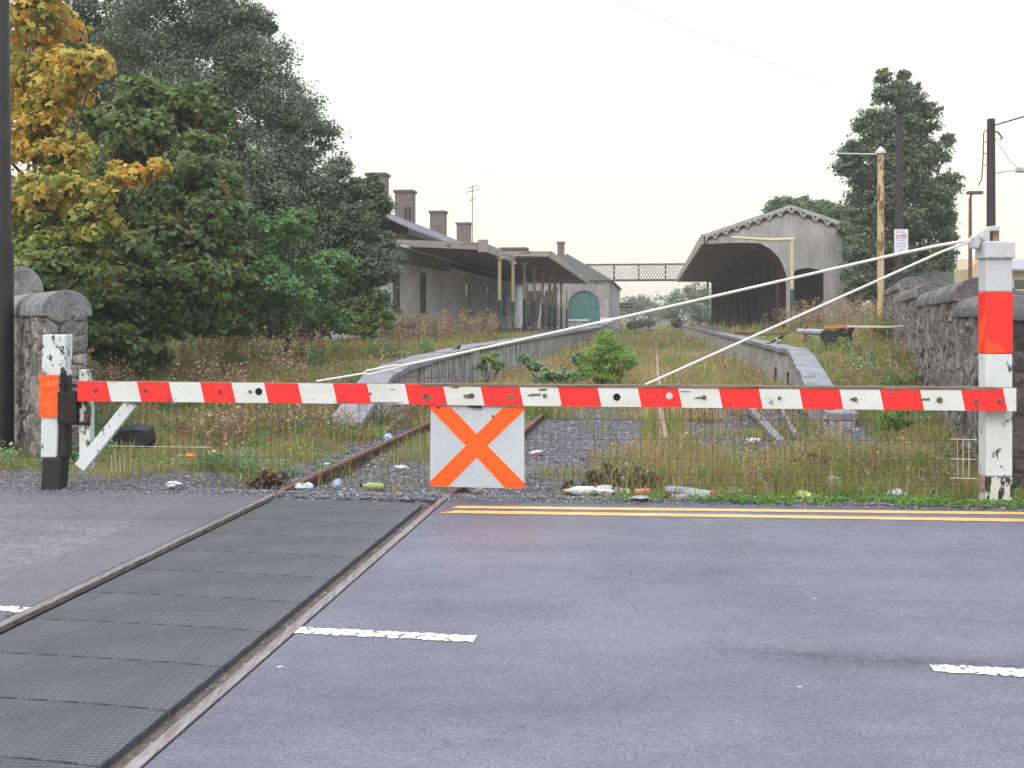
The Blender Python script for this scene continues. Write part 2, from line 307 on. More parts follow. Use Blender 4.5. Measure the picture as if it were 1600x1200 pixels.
# ------------------------------------------------------------------ mesh building
def mesh_np(name, V, faces, mats, mi=None, rnd=None, smooth=False):
    """faces: list of (k,4|3) int arrays; mi / rnd: per-face arrays"""
    me = bpy.data.meshes.new(name); V = np.asarray(V, np.float32)
    me.vertices.add(len(V)); me.vertices.foreach_set('co', V.ravel())
    tot = np.concatenate([np.full(len(f), f.shape[1], np.int32) for f in faces])
    idx = np.concatenate([f.ravel() for f in faces]).astype(np.int32)
    st = np.concatenate([[0], np.cumsum(tot)[:-1]]).astype(np.int32)
    me.loops.add(len(idx)); me.loops.foreach_set('vertex_index', idx)
    me.polygons.add(len(tot)); me.polygons.foreach_set('loop_start', st); me.polygons.foreach_set('loop_total', tot)
    for m in mats: me.materials.append(M[m])
    if mi is not None: me.polygons.foreach_set('material_index', np.asarray(mi, np.int32))
    if rnd is not None:
        a = me.attributes.new('rnd', 'FLOAT', 'FACE'); a.data.foreach_set('value', np.asarray(rnd, np.float32))
    if smooth: me.polygons.foreach_set('use_smooth', np.ones(len(tot), bool))
    me.update(calc_edges=True); me.validate()
    return me
def wmat(o):
    if o is None: return np.eye(4)
    m = np.array(Matrix.LocRotScale(o.location, o.rotation_euler, None))
    return (wmat(o.parent) if o.parent else np.eye(4)) @ m
def tag(o, label=None, cat=None, group=None, kind=None):
    if label: o['label'] = label
    if cat: o['category'] = cat
    if group: o['group'] = group
    if kind: o['kind'] = kind
    return o
def thing(name, label, cat, loc, rz=0, group=None):
    o = bpy.data.objects.new(name, None); COL.objects.link(o); o.location = loc; o.rotation_euler = (0, 0, rz); o.empty_display_size = .1
    return tag(o, label, cat, group)
def link(name, me_fn, V, parent, loc, rz=0):
    """V world verts -> object with local verts"""
    o = bpy.data.objects.new(name, None) if False else None
    if parent is not None: Mi = np.linalg.inv(wmat(parent))
    else: Mi = np.linalg.inv(np.array(Matrix.LocRotScale(Vector(loc), Matrix.Rotation(rz, 3, 'Z').to_quaternion(), None)))
    W = np.c_[V, np.ones(len(V))] @ Mi.T
    me = me_fn(W[:, :3]); ob = bpy.data.objects.new(name, me); COL.objects.link(ob)
    if parent is not None: ob.parent = parent
    else: ob.location = loc; ob.rotation_euler = (0, 0, rz)
    return ob
class MB:
    def __init__(s, frame='W'): s.v = []; s.f = []; s.mi = []; s.r = []; s.fr = frame; s.n = 0
    def add(s, V, Fs, mi=0, rnd=None):
        V = [tuple(p) for p in V]; s.v += V
        rr = random.random() if rnd is None else rnd
        for f in Fs: s.f.append([i+s.n for i in f]); s.mi.append(mi); s.r.append(rr)
        s.n += len(V); return s
    def hexa(s, P, mi=0, rnd=None):   # 8 points, bottom 0-3 then top 4-7, same winding
        return s.add(P, [(3, 2, 1, 0), (4, 5, 6, 7), (0, 1, 5, 4), (1, 2, 6, 5), (2, 3, 7, 6), (3, 0, 4, 7)], mi, rnd)
    def box(s, x0, x1, y0, y1, z0, z1, mi=0, rnd=None):
        return s.hexa([(x0, y0, z0), (x1, y0, z0), (x1, y1, z0), (x0, y1, z0), (x0, y0, z1), (x1, y0, z1), (x1, y1, z1), (x0, y1, z1)], mi, rnd)
    def beam(s, p0, p1, w, h, mi=0, up=(0, 0, 1)):
        p0 = Vector(p0); p1 = Vector(p1); d = (p1-p0).normalized(); u = Vector(up)
        sd = d.cross(u).normalized(); u = sd.cross(d).normalized()
        P = [p+sd*a*w/2+u*b*h/2 for p in (p0, p1) for a, b in ((-1, -1), (1, -1), (1, 1), (-1, 1))]
        return s.hexa(P, mi)
    def tube(s, pts, rad, n=8, mi=0, caps=True):
        pts = [Vector(p) for p in pts]; k = len(pts)
        if not hasattr(rad, '__len__'): rad = [rad]*k
        V = []; ref = None
        for i, p in enumerate(pts):
            d = (pts[min(i+1, k-1)]-pts[max(i-1, 0)]).normalized()
            if ref is None: ref = Vector((0, 0, 1)) if abs(d.z) < .9 else Vector((1, 0, 0))
            u = d.cross(ref).normalized(); w = u.cross(d).normalized(); ref = w if abs(w.dot(d)) < .9 else ref
            for j in range(n):
                a = 2*math.pi*j/n; V.append(p+u*math.cos(a)*rad[i]+w*math.sin(a)*rad[i])
        Fs = [(i*n+j, i*n+(j+1) % n, (i+1)*n+(j+1) % n, (i+1)*n+j) for i in range(k-1) for j in range(n)]
        if caps: Fs += [tuple(range(n))[::-1], tuple(range((k-1)*n, k*n))]
        return s.add(V, Fs, mi)
    def halfcyl(s, p0, p1, w, h, n=10, mi=0):
        """rounded coping from p0 to p1 (springing level), width w, rise h"""
        p0 = Vector(p0); p1 = Vector(p1); d = (p1-p0).normalized(); sd = d.cross(Vector((0, 0, 1))).normalized(); V = []
        for p in (p0, p1):
            V.append(p+sd*w/2-Vector((0, 0, .05)))
            for j in range(n+1):
                a = math.pi*j/n; V.append(p+sd*math.cos(a)*w/2+Vector((0, 0, math.sin(a)*h)))
            V.append(p-sd*w/2-Vector((0, 0, .05)))
        k = n+3; Fs = [(j, (j+1) % k, k+(j+1) % k, k+j) for j in range(k)] + [tuple(range(k))[::-1], tuple(range(k, 2*k))]
        return s.add(V, Fs, mi)
    def prism(s, loops, mp, d, mi=0, ms=None):
        """2D polygon with holes extruded by d; mp(x,z,depth)->3D"""
        fl = [p for lp in loops for p in lp]; n = len(fl)
        tri = tessellate_polygon([[Vector((p[0], p[1], 0)) for p in lp] for lp in loops])
        V = [mp(p[0], p[1], 0) for p in fl]+[mp(p[0], p[1], d) for p in fl]; Fs = []
        for t in tri: Fs += [tuple(t), tuple(i+n for i in t[::-1])]
        s.add(V, Fs, mi); S = []; o = 0
        for lp in loops:
            k = len(lp); S += [(o+i, o+(i+1) % k, n+o+(i+1) % k, n+o+i) for i in range(k)]; o += k
        s.n -= len(V); s.v = s.v[:-len(V)]; s.add(V, S, mi if ms is None else ms); return s
    def build(s, name, mats, parent=None, loc=None, smooth=False, bevel=0, label=None, cat=None, group=None, kind=None):
        if isinstance(mats, str): mats = [mats]
        V = np.array(s.v, float)
        if s.fr == 'S': V = V @ SM.T
        if parent is None and loc is None:
            mn, mx = V.min(0), V.max(0); loc = ((mn[0]+mx[0])/2, (mn[1]+mx[1])/2, mn[2])
        def mf(W):
            me = bpy.data.meshes.new(name); me.from_pydata([tuple(p) for p in W], [], s.f)
            for m in mats: me.materials.append(M[m])
            me.polygons.foreach_set('material_index', s.mi)
            a = me.attributes.new('rnd', 'FLOAT', 'FACE'); a.data.foreach_set('value', s.r)
            import bmesh
            bm = bmesh.new(); bm.from_mesh(me); bmesh.ops.recalc_face_normals(bm, faces=bm.faces); bm.to_mesh(me); bm.free()
            if smooth: me.polygons.foreach_set('use_smooth', [True]*len(me.polygons))
            return me
        o = link(name, mf, V, parent, loc)
        if smooth:
            mod = o.modifiers.new('es', 'EDGE_SPLIT'); mod.split_angle = R(50)
        if bevel:
            bv = o.modifiers.new('bv', 'BEVEL'); bv.width = bevel; bv.segments = 2; bv.limit_method = 'ANGLE'; bv.angle_limit = R(40)
        return tag(o, label, cat, group, kind)
# vectorised clouds of leaves, blades and stones -------------------------------------------------
def unit(v): return v/np.maximum(np.linalg.norm(v, axis=1, keepdims=True), 1e-6)
def leaf_cloud(P, size, up=.5, wid=.42, out=None, dirz=-.3):
    n = len(P); nr = RS.normal(size=(n, 3)); nr[:, 2] += up*2
    if out is not None: nr = nr*.8 + out*.9
    nr = unit(nr); d = RS.normal(size=(n, 3)); d[:, 2] += dirz; d = unit(d - nr*(d*nr).sum(1, keepdims=True)); w = np.cross(nr, d)
    s = (size*RS.uniform(.6, 1.3, n))[:, None]; V = np.empty((n, 4, 3))
    V[:, 0] = P-d*s*.5; V[:, 1] = P+w*s*wid+nr*s*.1+d*s*.05; V[:, 2] = P+d*s*.55; V[:, 3] = P-w*s*wid+nr*s*.1+d*s*.05
    return V.reshape(-1, 3), np.arange(4*n).reshape(n, 4)
def star_leaf(P, size, up=.4, out=None):
    """lobed maple leaf: three overlapping kites from one stalk"""
    n = len(P); nr = RS.normal(size=(n, 3)); nr[:, 2] += up*2
    if out is not None: nr = nr*.7 + out*1.0
    nr = unit(nr); d = RS.normal(size=(n, 3)); d[:, 2] -= .6; d = unit(d - nr*(d*nr).sum(1, keepdims=True)); w = np.cross(nr, d)
    s = (size*RS.uniform(.6, 1.3, n))[:, None]; Vs = []
    for a, l in ((0, 1), (.95, .85), (-.95, .85)):
        dd = d*math.cos(a)+w*math.sin(a); ww = np.cross(nr, dd); b = P-d*s*.4; V = np.empty((n, 4, 3))
        V[:, 0] = b; V[:, 1] = b+dd*s*.5*l+ww*s*.26; V[:, 2] = b+dd*s*l+nr*s*(-.08); V[:, 3] = b+dd*s*.5*l-ww*s*.26
        Vs.append(V)
    V = np.stack(Vs, 1).reshape(-1, 3); return V, np.arange(12*n).reshape(3*n, 4)
def clumps_pts(clumps, n, sub=26, flat=.75, subr=.27, inner=.45):
    """points gathered in leaf bunches over the outer part of each clump; returns points, outward dirs, bunch value"""
    w = np.array([c[3]**2+.03*max(q[3] for q in clumps)**2 for c in clumps]); w = w/w.sum(); P = []; O = []; H = []
    for c, q in zip(clumps, w):
        k = int(n*q); ns = max(5, int(sub)); ctr = np.array(c[:3]); r = c[3]; fz = c[4] if len(c) > 4 else flat
        dirs = unit(RS.normal(size=(ns, 3))); rad = r*(RS.uniform(inner**2, 1., ns)**.5)[:, None]; outl = RS.uniform(0, 1, ns) < .16; rad[outl] *= 1.22; sc = dirs*rad*np.array([1, 1, fz])
        hv = RS.uniform(0, 1, ns); wsub = RS.uniform(.4, 1., ns)*np.where(outl, .3, 1); wsub /= wsub.sum(); ii = RS.choice(ns, k, p=wsub)
        off = RS.normal(size=(k, 3))*r*subr*np.array([.62, .62, .42])*np.where(outl[ii], .6, 1)[:, None]
        P.append(ctr+sc[ii]+off); O.append(unit(dirs[ii]+off/(r*subr)*.5)); H.append(hv[ii])
    return np.concatenate(P), np.concatenate(O), np.concatenate(H)
def cloud_obj(name, P, O, rnd, size, mat, parent=None, loc=None, star=False, keepout=None, **kw):
    if keepout is not None:
        k = keepout(P); P, O, rnd = P[k], O[k], rnd[k]
    if star: V, Fq = star_leaf(P, size, out=O, **kw); rnd = np.repeat(rnd, 3)
    else: V, Fq = leaf_cloud(P, size, out=O, **kw)
    return link(name, lambda W: mesh_np(name, W, [Fq], [mat], rnd=np.clip(rnd, 0, 1)), V, parent, loc)
def tree(name, label, cat, base, clumps, n, size, mat, tr=.18, star=False, colf=None, sub=26, group=None, subr=.27, inner=.45, bark='bark', **kw):
    o = thing(name, label, cat, base, group=group); b = Vector(base); mb = MB()
    top = max(c[2] for c in clumps); ctr = Vector(np.mean([c[:3] for c in clumps], 0))
    tp = Vector((ctr.x*.6+b.x*.4, ctr.y*.6+b.y*.4, b.z+(top-b.z)*.62)); mid = b.lerp(tp, .5)+Vector((random.uniform(-.2, .2), random.uniform(-.2, .2), 0))
    mb.tube([b-Vector((0, 0, .15)), b.lerp(mid, .3), mid, tp], [tr*1.25, tr, tr*.75, tr*.3], 9)
    for c in clumps:
        e = Vector(c[:3]); f = random.uniform(.25, .8); s0 = b.lerp(mid, f*2) if f < .5 else mid.lerp(tp, f*2-1)
        m1 = s0.lerp(e, .5)+Vector((0, 0, -.1*(e-s0).length)); mb.tube([s0, m1, e], [tr*.4, tr*.24, tr*.08], 6)
        for _ in range(4):
            q = e+Vector([random.gauss(0, 1) for _ in range(3)])*c[3]*.5; mb.tube([e, e.lerp(q, .5)+Vector((0, 0, .05)), q], [tr*.09, tr*.06, tr*.03], 4)
    mb.build('trunk', bark, o, smooth=True)
    P, O, H = clumps_pts(clumps, n, sub, subr=subr, inner=inner); rn = colf(P, H) if colf else H*.65+RS.uniform(0, .35, len(H))
    cloud_obj('crown', P, O, rn, size, mat, o, star=star, **kw)
    return o
def blades(P, h, w, rnd, lean=.35):
    n = len(P); a = RS.uniform(0, 2*np.pi, n); ln = RS.uniform(.05, 1., n)*lean; b = RS.uniform(0, 2*np.pi, n)
    wd = np.c_[np.cos(a), np.sin(a), np.zeros(n)]*(w[:, None]/2); l = np.c_[np.cos(b), np.sin(b), np.zeros(n)]*(h*ln)[:, None]
    V = np.empty((n, 5, 3)); V[:, 0] = P-wd; V[:, 1] = P+wd; m = P+l*.3; m[:, 2] += h*.55; V[:, 2] = m+wd*.8; V[:, 3] = m-wd*.8
    t = P+l; t[:, 2] += h*(1-ln*.4); V[:, 4] = t; i = np.arange(n)*5
    return V.reshape(-1, 3), [np.c_[i, i+1, i+2, i+3], np.c_[i+3, i+2, i+4]], rnd
def grass_obj(name, P, h, w, rnd, mat='grass', lean=.35, **kw):
    V, Fs, r = blades(P, h, w, rnd, lean); loc = tuple(P.min(0)*.5+P.max(0)*.5)
    o = link(name, lambda W: mesh_np(name, W, Fs, [mat], rnd=np.clip(np.r_[r, r], 0, 1)), V, None, loc); return tag(o, **kw)
OCT = np.array([(1, 0, 0), (0, 1, 0), (-1, 0, 0), (0, -1, 0), (0, 0, 1), (0, 0, -1)], float)
OF = np.array([(0, 1, 4), (1, 2, 4), (2, 3, 4), (3, 0, 4), (1, 0, 5), (2, 1, 5), (3, 2, 5), (0, 3, 5)])
def stones_obj(name, P, size, rnd, **kw):
    n = len(P); V = OCT[None]*RS.uniform(.5, 1.1, (n, 6, 1))*size[:, None, None]; a = RS.uniform(0, 6.28, n); tl = RS.uniform(-.6, .6, n)
    x = V[..., 0]*np.cos(a)[:, None]-V[..., 1]*np.sin(a)[:, None]; y = V[..., 0]*np.sin(a)[:, None]+V[..., 1]*np.cos(a)[:, None]; z = V[..., 2]*.75+x*tl[:, None]*.5
    V = np.stack([x, y, z], -1)+P[:, None]; Fs = (OF[None]+np.arange(n)[:, None, None]*6).reshape(-1, 3); loc = tuple(P.mean(0))
    o = link(name, lambda W: mesh_np(name, W, [Fs], ['stones'], rnd=np.repeat(rnd, 8)), V.reshape(-1, 3), None, loc); return tag(o, **kw)
def rubble(name, mats, faces, parent, dens=19., prot=.05, res=.017):
    """coursed random rubble: each face is a fine grid pushed out stone by stone. faces: (p0, p1, z0, z1, outward normal)"""
    Vs, Fs, mi, rn, o = [], [], [], [], 0
    for p0, p1, z0, z1, nrm in faces:
        p0 = np.array(p0, float); p1 = np.array(p1, float); L = np.linalg.norm(p1-p0); dv = (p1-p0)/L; nv = np.array(nrm, float); nv /= np.linalg.norm(nv)
        ns, nz2 = max(6, int(L/res)), max(6, int((z1-z0)/res)); S, Zg = np.meshgrid(np.linspace(0, L, ns), np.linspace(z0, z1, nz2))
        k = int((L+.4)*(z1-z0+.4)*dens); sd_ = np.c_[RS.uniform(-.2, L+.2, k), RS.uniform(z0-.2, z1+.2, k)]; sd_[:, 1] = np.round(sd_[:, 1]/.17)*.17+RS.normal(0, .035, k); tn = RS.uniform(0, 1, k); hp = RS.uniform(.35, 1.1, k)
        wx = (vnoise(S, Zg, .13, 5)-.5)*.07; wz = (vnoise(S, Zg, .13, 6)-.5)*.06; Q = np.c_[(S+wx).ravel(), (Zg+wz).ravel()]
        D = ((Q[:, None, 0]-sd_[None, :, 0])/1.35)**2+((Q[:, None, 1]-sd_[None, :, 1])*1.1)**2; ix = np.argpartition(D, 1, axis=1)[:, :2]; dd = np.sqrt(np.take_along_axis(D, ix, 1)); od = np.argsort(dd, 1); dd = np.take_along_axis(dd, od, 1); ix = np.take_along_axis(ix, od, 1)
        g = dd[:, 1]-dd[:, 0]; tl_ = RS.normal(0, .09, (k, 2)); h = sstep(.006, .034, g)*(prot*hp[ix[:, 0]]+(tl_[ix[:, 0]]*(Q-sd_[ix[:, 0]])).sum(1))+(vnoise(Q[:, 0], Q[:, 1], .06, 8)-.5)*.016
        edge_ = np.minimum(1, np.minimum(S, L-S)/.05).ravel(); h = h*edge_
        V = np.c_[p0[0]+dv[0]*S.ravel()+nv[0]*h, p0[1]+dv[1]*S.ravel()+nv[1]*h, Zg.ravel()]
        I = (np.arange(nz2-1)[:, None]*ns+np.arange(ns-1)[None]).ravel(); Fq = np.c_[I, I+1, I+ns+1, I+ns]; gm = g[Fq].mean(1)
        Vs.append(V); Fs.append(Fq+o); mi.append((gm < .020).astype(int)); rn.append(tn[ix[Fq[:, 0], 0]]); o += len(V)
    return link(name, lambda W: mesh_np(name, W, [np.concatenate(Fs)], mats, mi=np.concatenate(mi), rnd=np.concatenate(rn)), np.concatenate(Vs), parent, None)
# ------------------------------------------------------------------ ground, road, track
def onA(x, y, a0):
    k = (x-800)/F; Y = a0/(.9901+.1406*k); return (.9901*k*Y-.1406*Y, ZC-(y-HZ)*Y/F)
def onB(x, y, b0):
    k = (x-800)/F; Y = b0/(.9901*k-.1406); return (.1406*k*Y+.9901*Y, ZC-(y-HZ)*Y/F)
ys = np.concatenate([[-400, -150, -60, -25, -12, -6, -3, -2.6, -2.3, -2, -1.6], np.arange(-1, 8, 1.), np.arange(8, 11.5, .08), np.arange(11.5, 32, .3), np.arange(32, 60, .8), np.arange(60, 150, 4), [160, 200, 260, 350, 500, 800, 1500]])
tsx = np.concatenate([[-900, -400, -200, -100, -60, -40], np.arange(-30, -12, 1.), np.arange(-12, -5.2, .3), [-5.1, -4.95, -4.9, -4.85, -4.82, -4.78, -4.75], np.arange(-4.7, 2.6, .2), np.arange(2.62, 3.56, .045), np.arange(3.8, 12, .3), np.arange(12, 30, 1.), [40, 60, 100, 200, 400, 900]])
TT, YY = np.meshgrid(tsx, ys); XX = TT+.142*YY*(np.abs(YY) < 160)+.142*160*(YY >= 160); ZZ = gz(XX, YY)
far = (np.abs(TT) > 40) | (YY > 160); ZZ = np.where(far, ZZ*.3, ZZ)
nx, ny = len(tsx), len(ys); I = (np.arange(ny-1)[:, None]*nx+np.arange(nx-1)[None]).ravel(); Fq = np.c_[I, I+1, I+nx+1, I+nx]
cxm = XX.ravel()[Fq].mean(1); cym = YY.ravel()[Fq].mean(1); ctm = cxm-.142*cym
bal = ((ctm > -4.2) & (ctm < 3.2) & (cym < 24) & (vnoise(cxm, cym, 1.6, 5) > .2)) | ((cym-redge(cxm) < .35) & (cym < 14)) | ((cym-redge(cxm) < 1.1+vnoise(cxm, cym, .5, 7)*.5) & (cxm < -2) & (cym < 14))
o = link('ground', lambda W: mesh_np('ground', W, [Fq], ['soil', 'ballast'], mi=bal.astype(int), smooth=True), np.c_[XX.ravel(), YY.ravel(), ZZ.ravel()], None, (0, 0, 0)); tag(o, kind='structure')

XL = lambda Y: -2.30+.1555*(Y-9); XR = lambda Y: -.655+.1555*(Y-8.97)
def sheet(name, mat, xl, xr, y0, y1, dz, nxs=60, nys=40, edge=0., kind='structure'):
    us = np.linspace(0, 1, nxs); vs = np.linspace(0, 1, nys); U, Vv = np.meshgrid(us, vs)
    # parametrise by rows towards the road edge
    Yb = y0; X0 = xl(np.full_like(U, 5.)); X = None
    Yt = y0+(y1)*Vv*0
    Yf = lambda X: redge(X)+edge*(vnoise(X, X*0, .35, 3)-.5)+edge*.5*(vnoise(X, X*0, .12, 4)-.5)
    Y = np.zeros_like(U); X = np.zeros_like(U)
    Yg = y0+(9.1-y0)*Vv
    for _ in range(4):
        X = xl(Yg)*(1-U)+xr(Yg)*U; Yg = y0+(Yf(X)+y1-y0)*Vv
    Z = roadz(Yg)+dz; n_ = nxs; I = (np.arange(nys-1)[:, None]*n_+np.arange(n_-1)[None]).ravel(); Fq = np.c_[I, I+1, I+n_+1, I+n_]
    o = link(name, lambda W: mesh_np(name, W, [Fq], [mat], smooth=True), np.c_[X.ravel(), Yg.ravel(), Z.ravel()], None, (0, 0, 0)); return tag(o, kind=kind)
sheet('road', 'asphalt', lambda Y: XR(Y)+.045, lambda Y: 9+0*Y, -1.9, 0, 0, 260, 12, .10)
sheet('road', 'asphalt', lambda Y: 9+0*Y, lambda Y: 90+0*Y, -1.9, 0, 0, 30, 6, .0)
sheet('road', 'smooth_asphalt', lambda Y: XL(Y)-.62+0*Y, lambda Y: XL(Y)-.045, -1.9, 0, .0, 16, 12, .06)
sheet('road', 'old_asphalt', lambda Y: XL(Y)*0-9, lambda Y: XL(Y)-.62, -1.9, 0, .0, 160, 12, .16)
sheet('road', 'old_asphalt', lambda Y: -90+0*Y, lambda Y: -9+0*Y, -1.9, 0, 0, 30, 6, .0)
sheet('road_trackbed', 'grime', lambda Y: XL(Y)-.045, lambda Y: XR(Y)+.045, -1.9, .0, -.045, 30, 12, .05)
# markings: thin painted sheets
def mark(name, mat, p0, p1, w, label, cut=0., rag=.012, seg=60, zoff=.004):
    p0 = np.array(p0); p1 = np.array(p1); d = p1-p0; L = np.linalg.norm(d); d /= L; nv = np.array([-d[1], d[0]]); V = []; Fs = []
    for i in range(seg+1):
        s = L*i/seg; c = cut if i == 0 else 0
        for sg in (-1, 1):
            q = p0+d*(s+(c if sg > 0 else 0))+nv*sg*(w/2+random.uniform(-rag, rag)); V.append((q[0], q[1], roadz(q[1])+zoff))
    Fs = [(2*i, 2*i+2, 2*i+3, 2*i+1) for i in range(seg)]
    mb = MB(); mb.add(V, Fs); o = mb.build(name, mat); return tag(o, kind='structure', label=label)
mark('road_marking', 'yellow_line', (-.62, 8.555), (5.9, 8.09), .118, 'lower of the two yellow lines along the road edge', .12, .006, 120)
mark('road_marking', 'yellow_line', (-.53, 8.75), (5.9, 8.40), .108, 'upper of the two yellow lines along the road edge', .05, .006, 120)
mark('road_marking', 'white_line', (-1.17, 5.43), (-.197, 5.285), .10, 'white dash of the centre line right of the rails')
mark('road_marking', 'white_line', (2.05, 4.86), (3.2, 4.68), .105, 'white dash of the centre line at the right edge')
mark('road_marking', 'white_line', (-4.0, 6.0), (-2.83, 5.79), .09, 'white dash of the centre line left of the rails')
def rail(name, pts, label, mats=('rail_top', 'rail_web', 'rust'), hw=.031, brk=None, group=None):
    mb = MB()
    for i in range(len(pts)-1):
        a, b = Vector(pts[i]), Vector(pts[i+1]); road = b.y <= 9.45; z = Vector((0, 0, 1))
        mb.beam(a-z*.02, b-z*.02, hw*2, .04, 0 if road else 2); mb.beam(a-z*.085, b-z*.085, .03, .09, 1)
        mb.beam(a-z*.14, b-z*.14, .14, .02, 1)
    return mb.build(name, list(mats), bevel=.006, label=label, cat='rail', group=group)
YR = [-1.7, 1, 3, 5, 7, 9.35]; YF = [9.5, 12, 16, 20, 26, 34, 45, 60, 80, 110]
rail('rail', [(XL(y), y, roadz(y)+.006) for y in YR]+[(.142*y-3.59, y, .005) for y in YF], 'left running rail crossing the road and passing left of the X sign', group='rails of the near track')
rail('rail', [(XR(y), y, roadz(y)+.006) for y in YR]+[(.142*y-1.93, y, .005) for y in YF], 'right running rail crossing the road and passing behind the X sign', group='rails of the near track')
rail('rail', [(.142*y+.14+.02*math.sin(y*.6), y, .085) for y in (13.2, 14.5, 16, 18, 20, 23, 26, 30, 36, 45, 60, 80, 110, 150)], 'pale rusty rail of the second track running into the distance between the platforms', ('rust_light',)*3, hw=.036)
# rubber panels
u2 = np.array([.1537, .988]); n2 = np.array([.988, -.1537]); OL = np.array([-2.30, 9.])
def panel_at(s0, s1):
    mb = MB(); w0, w1 = .095, 1.49; P = []
    s0 += .007; s1 -= .007; nw = 12; V = []; Fs = []
    for j in range(nw+1):
        w = w0+(w1-w0)*j/nw; dz = -.012*((j/nw*2-1)**4)+.004
        for s in (s0, s1):
            ed = .0
            q = OL+u2*s+n2*w; V.append((q[0], q[1], roadz(q[1])+dz)); V.append((q[0], q[1], roadz(q[1])-.05))
    for j in range(nw):
        b = j*4; Fs += [(b, b+4, b+6, b+2), (b, b+1, b+5, b+4), (b+2, b+6, b+7, b+3)]
    Fs += [(0, 2, 3, 1), (nw*4, nw*4+1, nw*4+3, nw*4+2)]; mb.add(V, Fs); return mb
for k in range(-12, 7):
    s0 = -3.38+k*.535
    if s0+.535 < -10.6: continue
    s1 = min(s0+.535, .17)
    if s1-s0 < .1: continue
    panel_at(s0, s1).build('crossing_panel', 'rubber', bevel=.006, label='dark ribbed rubber panel lying between the rails in the road', cat='rubber panel', group='rubber panels between the rails in the road')

# ------------------------------------------------------------------ platforms
zl = lambda Y: float(np.interp(Y, [15.1, 17.4, 18.5, 21.2, 26, 90], [.03, .78, .83, .89, .965, .965]))
zr = lambda Y: float(np.interp(Y, [14.1, 17.9, 22.0, 22.8, 28, 110], [.20, .45, .90, .955, .965, .965]))
def platform(label, loc, zf, a0, a1, b_in, b_out, bw_in, bw_out, wallmat, tt, sh=None):
    o = thing('platform', label, 'platform', loc, ROT); w = MB('S'); c = MB('S'); aa = a0; Yof = lambda a: (a-.1406*tt)/1.0101
    e = [a0]
    while e[-1] < a1: e.append(min(a1, e[-1]+(1.0 if e[-1] < 45 else 3.)))
    for i in range(len(e)-1):
        s, t_ = e[i], e[i+1]; zs, zt = zf(Yof(s)), zf(Yof(t_)); j = random.uniform(-.012, .012); k = random.uniform(-.02, .02)
        h0, h1 = (float(sh(Yof(s))), float(sh(Yof(t_)))) if sh else (0., 0.)
        c.hexa([(b_in+k+h0, s+.006, zs-.13+j), (b_out+h0, s+.006, zs-.13+j), (b_out+h1, t_-.006, zt-.13+j), (b_in+k+h1, t_-.006, zt-.13+j), (b_in+k+h0, s+.006, zs+j), (b_out+h0, s+.006, zs+j), (b_out+h1, t_-.006, zt+j), (b_in+k+h1, t_-.006, zt+j)])
        w.hexa([(bw_in+h0, s, -.3), (bw_out+h0, s, -.3), (bw_out+h1, t_, -.3), (bw_in+h1, t_, -.3), (bw_in+h0, s, zs-.14), (bw_out+h0, s, zs-.14), (bw_out+h1, t_, zt-.14), (bw_in+h1, t_, zt-.14)])
    w.build('wall', wallmat, o); c.build('coping', 'coping_slab', o, bevel=.02); return o
pl = platform('grey left platform with mossy stone face and a ramp at its near end', AB(-4.8, 16, 0), zl, 14.7, 91.5, -4.42, -4.96, -4.50, -4.90, 'platform_wall_mossy', -4.5)
mb = MB('S'); mb.box(-10.4, -4.97, 42, 92, .7, .955); mb.build('surface', 'coping_slab', pl)
pr = platform('grey right platform with pale peeling stone face and a long ramp', AB(3.4, 17, 0), zr, 15.5, 112, 3.03, 3.53, 3.10, 3.49, 'platform_wall_pale', 3.1, rshift)
mb = MB('S'); mb.box(3.54, 10.2, 52, 105, .7, .955); mb.build('surface', 'coping_slab', pr)
for (x, y0, y1) in ((1151, 565, 587), (1213, 574, 598), (1119, 543, 556), (1101, 539, 548), (1089, 532, 541), (1080, 527, 534), (1232, 582, 620)):
    a0, z1 = onB(x, y0, 3.09); _, z0 = onB(x, y1, 3.09); sh_ = float(rshift((a0-.44)/1.0101)); mb = MB('S'); mb.box(3.08+sh_, 3.14+sh_, a0, a0+.13+a0*.004, z0, z1); mb.build('painted_slot', 'painted_void', pr)  # near-black boxes proud of the wall, painting the shade inside slots

# ------------------------------------------------------------------ station building (left)
def wall_open(mb, b, th, a0, a1, z0, z1, ops):
    """wall in the S frame at b..b-th along a, with rectangular openings (a,b,z0,z1)"""
    x = a0
    for (p, q, u, v) in sorted(ops):
        mb.box(b-th, b, x, p, z0, z1); mb.box(b-th, b, p, q, z0, u); mb.box(b-th, b, p, q, v, z1); x = q
    mb.box(b-th, b, x, a1, z0, z1)
sb = thing('station_building', 'long grey rendered station building with slate roof and row of brick chimneys', 'building', AB(-13, 50, .9), ROT)
wins = []
for x in (575, 620, 661.6, 731, 764, 787.7):
    Yw = 10.5/(.142-(x-800)/F); ac = 1.01*Yw-1.48; wins.append((ac-.62, ac+.62, 2.0, 3.75))
mb = MB('S'); wall_open(mb, -10.4, .35, 30, 79, .6, 4.3, wins); mb.box(-16, -10.4, 29.7, 30, .6, 4.3); mb.box(-12, -10.4, 79, 79.3, .6, 4.3)
mb.build('wall', 'render_wall', sb)
mb = MB('S'); mb.box(-19.2, -11.6, 46.3, 84, .6, 5.75); mb.build('upper_wall', 'soffit', sb)  # solid block in dark brown, painting the shaded hollow under the eaves
